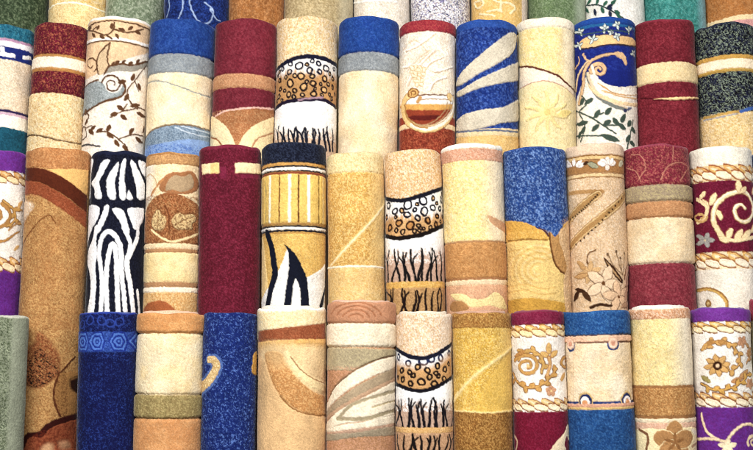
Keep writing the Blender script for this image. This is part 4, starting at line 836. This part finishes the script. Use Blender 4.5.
@roll(3, 690.5, 750.5, 308.5, 696.5, 754, 450, 'violet and white carpet roll with gold flower scroll and rope borders, front row right', rim='#7a34b4', up=.008)
def c12(w):
    g, e = '#c08a3c', '#7a4a1c'
    w.base('#f4eee4').speck('#e6dccc', 1.7, .35, .56); w.fr(618, 290, 2.81)
    w.band(0, 88, '#8030a2', .4).speck('#8c48b4', 1.7, .5, .55, 0, 88).rope(88, 122, '#f6e8c0', '#e4b868', '#96602a', 15)
    P = [(222, 168), (250, 146), (286, 150), (312, 178), (316, 205), (296, 226), (278, 224)]
    w.acanthus(P, 1.5, '#d8a85c', e, 6, 2.4, 4.5, .8); w.leaf(240, 148, 20, 9, 3.4, g, edge=e).leaf(270, 148, -20, 8, 3, g, edge=e).leaf(228, 160, 60, 8, 3, '#d8a85c', edge=e)
    w.petals(258, 212, 10.5, 8, 10, 4.4, '#d8ac68', edge=e, mid='#4a2810', mr=4.4).dot(258, 212, 1.9, '#f0d0a8')
    for x, y, r in ((326, 146, 5.5), (352, 264, 5), (352, 178, 3.5)): w.petals(x, y, r, 5, 60, 3.2, '#d09a6c', edge='#9a6a44')
    w.leaf(330, 238, 40, 14, 4.4, '#cf9a58', edge=e).leaf(308, 254, 20, 11, 3.6, '#c88e4c', edge=e).acanthus([(222, 262), (250, 280), (290, 276), (326, 256), (350, 232)], 1.2, '#d8a850', e, 6, 2.4, 4.5, .9).acanthus([(340, 205), (352, 185), (350, 160)], .8, '#cf9c5c', '#9a6a34', 5, 2, 4)
    w.leaf(232, 250, -40, 9, 3.6, '#a89a50', edge=e)
    w.rope(288, 330, '#f6e8c8', '#e6bc78', '#9a5a28', 15).band(330, 700, '#742690', .2).speck('#7a38b4', 1.7, .5, .55, 330)
    L3(w, 5)
    for P in ([(420, 235), (426, 280), (446, 345), (490, 385), (545, 405)], [(400, 385), (450, 382), (500, 390)], [(542, 420), (552, 380), (590, 330), (640, 302), (700, 302), (760, 345)]): w.stroke(P, 2.6, '#a87a84').stroke(P, 1.9, '#f0dcb4', h=.7)
    w.spiral(706, 402, 7.0, 1.8, 1.4, 150, 2.2, '#f0dcb4', 1.5); w.petals(545, 430, 8, 5, 90, 4, '#f2e2bc')
@roll(3, 751.2, 811, 298, 754.8, 815, 450, 'rosy red topped carpet roll only just showing behind the violet roll at right edge', rim='#c85068', back=.03)
def c13(w):
    w.base('#b9b48e').speck('#d8d2b4', 1.6, .5, .54); PX(w).band(-5, 320, '#b02c48', .5).speck('#d0586c', 1.6, .5, .55, 0, 320)

# ================================================================== materials
def new_mat(name):
    m = bpy.data.materials.new(name); m.use_nodes = True
    return m, m.node_tree.nodes, m.node_tree.links, m.node_tree.nodes['Principled BSDF']

def pile_material():
    m, N, Lk, P = new_mat('carpet_pile')
    at = N.new('ShaderNodeAttribute'); at.attribute_name = 'yarn'
    tc = N.new('ShaderNodeTexCoord')
    n1 = N.new('ShaderNodeTexNoise'); n1.inputs['Scale'].default_value = 480; n1.inputs['Detail'].default_value = 3; n1.inputs['Roughness'].default_value = .65
    n2 = N.new('ShaderNodeTexNoise'); n2.inputs['Scale'].default_value = 22; n2.inputs['Detail'].default_value = 4
    Lk.new(tc.outputs['Object'], n1.inputs['Vector']); Lk.new(tc.outputs['Object'], n2.inputs['Vector'])
    r1 = N.new('ShaderNodeMapRange'); r1.inputs[1].default_value = .3; r1.inputs[2].default_value = .7; r1.inputs[3].default_value = .78; r1.inputs[4].default_value = 1.2
    r2 = N.new('ShaderNodeMapRange'); r2.inputs[1].default_value = .3; r2.inputs[2].default_value = .7; r2.inputs[3].default_value = .90; r2.inputs[4].default_value = 1.10
    Lk.new(n1.outputs['Fac'], r1.inputs[0]); Lk.new(n2.outputs['Fac'], r2.inputs[0])
    mu = N.new('ShaderNodeMath'); mu.operation = 'MULTIPLY'; Lk.new(r1.outputs[0], mu.inputs[0]); Lk.new(r2.outputs[0], mu.inputs[1])
    vm = N.new('ShaderNodeVectorMath'); vm.operation = 'SCALE'
    Lk.new(at.outputs['Color'], vm.inputs[0]); Lk.new(mu.outputs[0], vm.inputs['Scale'])
    Lk.new(vm.outputs['Vector'], P.inputs['Base Color'])
    P.inputs['Roughness'].default_value = .92; P.inputs['Specular IOR Level'].default_value = .12
    P.inputs['Sheen Weight'].default_value = .16; P.inputs['Sheen Roughness'].default_value = .3; P.inputs['Sheen Tint'].default_value = (1, 1, 1, 1)
    b = N.new('ShaderNodeBump'); b.inputs['Strength'].default_value = .35; b.inputs['Distance'].default_value = .002
    Lk.new(n1.outputs['Fac'], b.inputs['Height']); Lk.new(b.outputs['Normal'], P.inputs['Normal'])
    return m
PILE = pile_material()

_back = {}
def backing_material(col):
    if col in _back: return _back[col]
    m, N, Lk, P = new_mat('rug_backing')
    tc = N.new('ShaderNodeTexCoord')
    n = N.new('ShaderNodeTexNoise'); n.inputs['Scale'].default_value = 260; n.inputs['Detail'].default_value = 3
    Lk.new(tc.outputs['Object'], n.inputs['Vector'])
    cr = N.new('ShaderNodeValToRGB'); c = alb(col)
    cr.color_ramp.elements[0].position = .3; cr.color_ramp.elements[0].color = (*(c * .7), 1)
    cr.color_ramp.elements[1].position = .7; cr.color_ramp.elements[1].color = (*np.clip(c * 1.1, 0, .9), 1)
    Lk.new(n.outputs['Fac'], cr.inputs['Fac']); Lk.new(cr.outputs['Color'], P.inputs['Base Color'])
    P.inputs['Roughness'].default_value = .95; P.inputs['Sheen Weight'].default_value = .2
    b = N.new('ShaderNodeBump'); b.inputs['Strength'].default_value = .5; b.inputs['Distance'].default_value = .003
    Lk.new(n.outputs['Fac'], b.inputs['Height']); Lk.new(b.outputs['Normal'], P.inputs['Normal'])
    _back[col] = m; return m

def grid_mesh(name, X, Y, Z, wrap, mat, colors=None):
    nr, nc = X.shape
    me = bpy.data.meshes.new(name)
    co = np.column_stack([X.ravel(), Y.ravel(), Z.ravel()]).astype(np.float32)
    jc = nc if wrap else nc - 1
    i, j = np.meshgrid(np.arange(nr - 1), np.arange(jc), indexing='ij')
    j2 = (j + 1) % nc
    q = np.stack([i * nc + j, (i + 1) * nc + j, (i + 1) * nc + j2, i * nc + j2], -1).reshape(-1, 4).astype(np.int32)
    me.vertices.add(len(co)); me.vertices.foreach_set('co', co.ravel())
    me.loops.add(q.size); me.loops.foreach_set('vertex_index', q.ravel())
    me.polygons.add(len(q)); me.polygons.foreach_set('loop_start', np.arange(0, q.size, 4, dtype=np.int32)); me.polygons.foreach_set('loop_total', np.full(len(q), 4, np.int32))
    me.polygons.foreach_set('use_smooth', np.ones(len(q), bool))
    me.update(calc_edges=True)
    if colors is not None:
        a = me.color_attributes.new('yarn', 'FLOAT_COLOR', 'POINT')
        a.data.foreach_set('color', np.column_stack([colors, np.ones(len(colors))]).astype(np.float32).ravel())
    me.materials.append(mat)
    return me

# ================================================================== build the rolls
NF, NB = 150, 34
STEP_Z = {}
def build(r, seed):
    row = r['row']; d = DEPTH[row] + r['back'] + ((seed * 37) % 7 - 3) * .0015
    yt, yb = r['yt'], r['yb']
    wt, wb = r['xr'] - r['xl'], r['xrb'] - r['xlb']
    mid = (r['xl'] + r['xr']) / 2; midb = (r['xlb'] + r['xrb']) / 2
    yc = yt + 22                              # widths were read a little below the shoulder
    slant = lambda py: 1.0 / (math.cos(PITCH) - (CY - py) / F * math.sin(PITCH))
    R = .25 * (wt * slant(yc) + wb * slant(yb)) / F * d * .992
    zt = H + (d - R) * float(ray_tan(yt)); zb = H + (d - R) * float(ray_tan(yb)); zc = H + (d - R) * float(ray_tan(yc))
    xc = float(ray_x(mid, yc)) * d; xb = float(ray_x(midb, yb)) * d
    xt = xb + (xc - xb) * (zt - zb) / (zc - zb)
    k = F / (d - R)
    r.update(d=d, R=R, zt=zt, zb=zb, xt=xt, xb=xb, k=k, seed=seed, yc=(max(yt, 0) + yb) / 2)
    z0 = STEP_Z[row]
    # rows of the surface (v in photo pixels from the top edge), fine where it faces the viewer
    vis = (zt - zb) * k + 8
    total = (zt - z0) * k
    a = 3.8 if row == 3 else 4.6; tk = .55 if row == 3 else 1.0
    phi = np.linspace(math.pi / 2, 0, 7)
    v_sh = a * (1 - np.sin(phi)); r_sh = -(1 - np.cos(phi)) * 4.0 * tk
    dv = .72
    v0 = a
    if row == 0:
        s0 = (zt - (H + (d - R) * float(ray_tan(-6)))) * k
        v_all = np.concatenate([np.linspace(a + 2, s0, 150, endpoint=False), np.arange(s0, vis, dv), np.linspace(vis + 3, total, 14)])
    else:
        vis2 = vis if row != 2 or r['xl'] > 60 or r['xl'] < 0 else (zt - (H + (d - R) * float(ray_tan(462)))) * k
        v_all = np.concatenate([np.arange(a + dv, vis2, dv), np.linspace(vis2 + 4, total, 16)])
    v_in = np.array([60.0, 14.0, 6.0]); r_in = np.array([-5.6, -5.5, -5.3]) * tk   # back down the inside of the outer turn
    v_top = np.array([1.6, .4]); r_top = np.array([-5.0, -4.4]) * tk
    vv = np.concatenate([v_in, v_top, v_sh, v_all]); rr = np.concatenate([r_in, r_top, r_sh, np.zeros(len(v_all))])
    thf = np.linspace(math.radians(-104), math.radians(104), NF)
    thb = np.linspace(math.radians(104), math.radians(256), NB + 2)[1:-1]
    th = np.concatenate([thf, thb])
    TH, VV = np.meshgrid(th, vv); _, RR = np.meshgrid(th, rr)
    U = (TH * R * k).ravel(); V = VV.ravel()
    w = Weave(r, U, V); r['fn'](w); PX(w)
    # yarn by yarn unevenness of colour and pile height
    n1 = .45 * vnoise(U, V, 1.15, seed * 3 + 1) + .55 * np.random.RandomState(seed).rand(len(U)); n2 = vnoise(U, V, 2.6, seed * 3 + 2); n3 = vnoise(U, V, 11, seed * 3 + 3); n4 = vnoise(U, V, 40, seed * 3 + 4)
    n5 = vnoise(U, V * .35, 7, seed * 3 + 5); n6 = vnoise(U, V * .6, 26, seed * 3 + 6)
    C = w.C * (1 + (n1 - .5)[:, None] * .52 + (n2 - .5)[:, None] * .06 + (n5 - .5)[:, None] * .13 + (n6 - .5)[:, None] * .16)
    sh = r['shag']
    hh = w.h * .95 + ((n1 - .5) * .58 + (n2 - .5) * .22) * sh + (n3 - .5) * .35 + (n4 - .5) * 1.3
    hh = hh.reshape(VV.shape); hh[:3] *= .0
    hh *= np.clip((np.arange(len(vv)) - 2) / 5, 0, 1)[:, None]
    rad = R + (RR + hh) / k
    # a loose outer flap: the roll is never a perfect circle
    ov = 1 + .016 * np.sin(2 * TH + seed) + .006 * np.sin(3 * TH + 2 * seed)
    topw = (vnoise(TH.ravel() * 20, TH.ravel() * 0 + seed, 9, seed).reshape(TH.shape) - .5) * 2.4 * np.exp(-VV / 14)
    zz = (zt - z0) - (VV - topw) / k
    X = rad * ov * np.sin(TH); Y = -rad * ov * np.cos(TH)
    me = grid_mesh('outer_layer', X, Y, zz, True, PILE, np.clip(C, .002, .9))
    lean = math.atan2(xt - xb, zt - zb)
    x0 = xt - math.tan(lean) * (zt - z0)
    root = bpy.data.objects.new('carpet_roll', None); COL.objects.link(root)
    root.empty_display_size = .05
    root.location = (x0, d, z0); root.rotation_euler = (0, lean, 0)
    root['label'] = r['label']; root['category'] = 'carpet'
    root['group'] = 'rolled carpets stood on end in tiers'
    o = bpy.data.objects.new('outer_layer', me); COL.objects.link(o); o.parent = root
    # inner turns: one long spiral strip of folded backing
    Lz = zt - z0; n = 300; turns = 6.5
    t = np.linspace(0, 1, n); ang = math.pi + 2 * math.pi * turns * t + (seed % 5) * .2
    wd = .0136; Ro = R - 5.9 * tk / k - wd / 2; rs = Ro - (Ro - .016) * t; top = Lz - .004 + r['up']
    wave = .0016 * np.sin(ang * 2.3 + seed) + .0012 * np.sin(ang * 5.1)
    prof = [(-.5, 0), (-.5, None), (-.32, 1), (0, 2), (.32, 1), (.5, None), (.5, 0)]
    XX, YY, ZZ = [], [], []
    for f, kz in prof:
        ra = rs + f * wd
        XX.append(ra * np.sin(ang)); YY.append(-ra * np.cos(ang))
        base = top + wave
        ZZ.append(np.full(n, .002) if kz == 0 else base - .003 if kz is None else base - .0008 if kz == 1 else base)
    m2 = grid_mesh('inner_windings', np.array(XX), np.array(YY), np.array(ZZ), False, backing_material(r['rim']))
    o2 = bpy.data.objects.new('inner_windings', m2); COL.objects.link(o2); o2.parent = root
    return root

for row in (3, 2, 1, 0):
    yref = {3: 312, 2: 147, 1: 18, 0: -124}[row]
    STEP_Z[row] = H + (DEPTH[row] - .105) * float(ray_tan(yref)) - LENGTH
base = STEP_Z[3]
for i, r in enumerate(exec_rolls): build(r, i + 1)

# ================================================================== the stepped floor they stand on and the wall behind
def plain_material(name, c0, c1, scale, rough):
    m, N, Lk, P = new_mat(name)
    tc = N.new('ShaderNodeTexCoord'); n = N.new('ShaderNodeTexNoise'); n.inputs['Scale'].default_value = scale; n.inputs['Detail'].default_value = 6
    Lk.new(tc.outputs['Object'], n.inputs['Vector'])
    cr = N.new('ShaderNodeValToRGB'); cr.color_ramp.elements[0].position = .3; cr.color_ramp.elements[1].position = .7
    cr.color_ramp.elements[0].color = (*c0, 1); cr.color_ramp.elements[1].color = (*c1, 1)
    Lk.new(n.outputs['Fac'], cr.inputs['Fac']); Lk.new(cr.outputs['Color'], P.inputs['Base Color']); P.inputs['Roughness'].default_value = rough
    return m
def prism(name, prof, x0, x1, mat):           # profile in (y, z) run along x
    me = bpy.data.meshes.new(name); n = len(prof)
    vs = [(x0, y, z) for y, z in prof] + [(x1, y, z) for y, z in prof]
    fs = [tuple(range(n))[::-1], tuple(range(n, 2 * n))] + [(i, (i + 1) % n, n + (i + 1) % n, n + i) for i in range(n)]
    me.from_pydata(vs, [], fs); me.update(); me.materials.append(mat)
    o = bpy.data.objects.new(name, me); COL.objects.link(o); o['kind'] = 'structure'; return o
gnd = base
e = .128
prism('floor', [(-1.0, gnd - .1), (DEPTH[2] - e, gnd - .1), (DEPTH[2] - e, gnd), (-1.0, gnd)], -3.2, 3.2, plain_material('floor_concrete', (.16, .15, .14), (.26, .25, .23), 6, .8))
prism('steps', [(DEPTH[2] - e + .001, gnd - .1), (DEPTH[2] - e + .001, STEP_Z[2]), (DEPTH[1] - e, STEP_Z[2]), (DEPTH[1] - e, STEP_Z[1]), (DEPTH[0] - e, STEP_Z[1]), (DEPTH[0] - e, STEP_Z[0]), (DEPTH[0] + .2, STEP_Z[0]), (DEPTH[0] + .2, gnd - .1)], -2.4, 2.4, plain_material('step_boards', (.10, .065, .04), (.19, .13, .08), 9, .7))
prism('wall', [(DEPTH[0] + .202, gnd - .1), (DEPTH[0] + .30, gnd - .1), (DEPTH[0] + .30, 4.2), (DEPTH[0] + .202, 4.2)], -3.2, 3.2, plain_material('wall_plaster', (.45, .42, .38), (.55, .52, .48), 5, .9))

# ================================================================== light: soft shop light from above in front, two wide lamps
wd = bpy.data.worlds.new('World'); scene.world = wd; wd.use_nodes = True
bg = wd.node_tree.nodes['Background']; bg.inputs['Color'].default_value = (.88, .94, 1.0, 1); bg.inputs['Strength'].default_value = .22
def area(name, loc, aim, sx, sy, power, col):
    l = bpy.data.lights.new(name, 'AREA'); l.shape = 'RECTANGLE'; l.size = sx; l.size_y = sy; l.energy = power; l.color = col
    o = bpy.data.objects.new(name, l); COL.objects.link(o); o.location = loc
    from mathutils import Vector
    o.rotation_euler = (Vector(aim) - Vector(loc)).to_track_quat('-Z', 'Y').to_euler(); return o
area('ceiling_lamp', (-.8, .3, 3.7), (0, 4.3, 1.6), 1.9, 1.2, 275, (1, .985, .955))
area('ceiling_lamp', (1.7, .3, 3.5), (.1, 4.3, 1.7), 1.4, 1.0, 75, (1, .97, .93))

# ================================================================== camera
cam = bpy.data.cameras.new('camera'); co = bpy.data.objects.new('camera', cam); COL.objects.link(co)
cam.sensor_fit = 'HORIZONTAL'; cam.sensor_width = 36; cam.lens = 36 * F / 753.0; cam.clip_end = 100
co.location = (0, 0, H); co.rotation_euler = (math.pi / 2 + PITCH, 0, 0)
scene.camera = co
scene.view_settings.view_transform = 'Standard'; scene.view_settings.look = 'None'; scene.view_settings.exposure = 0; scene.view_settings.gamma = 1
scene.cycles.filter_width = 1.05
scene.render.resolution_x = 1024; scene.render.resolution_y = 612
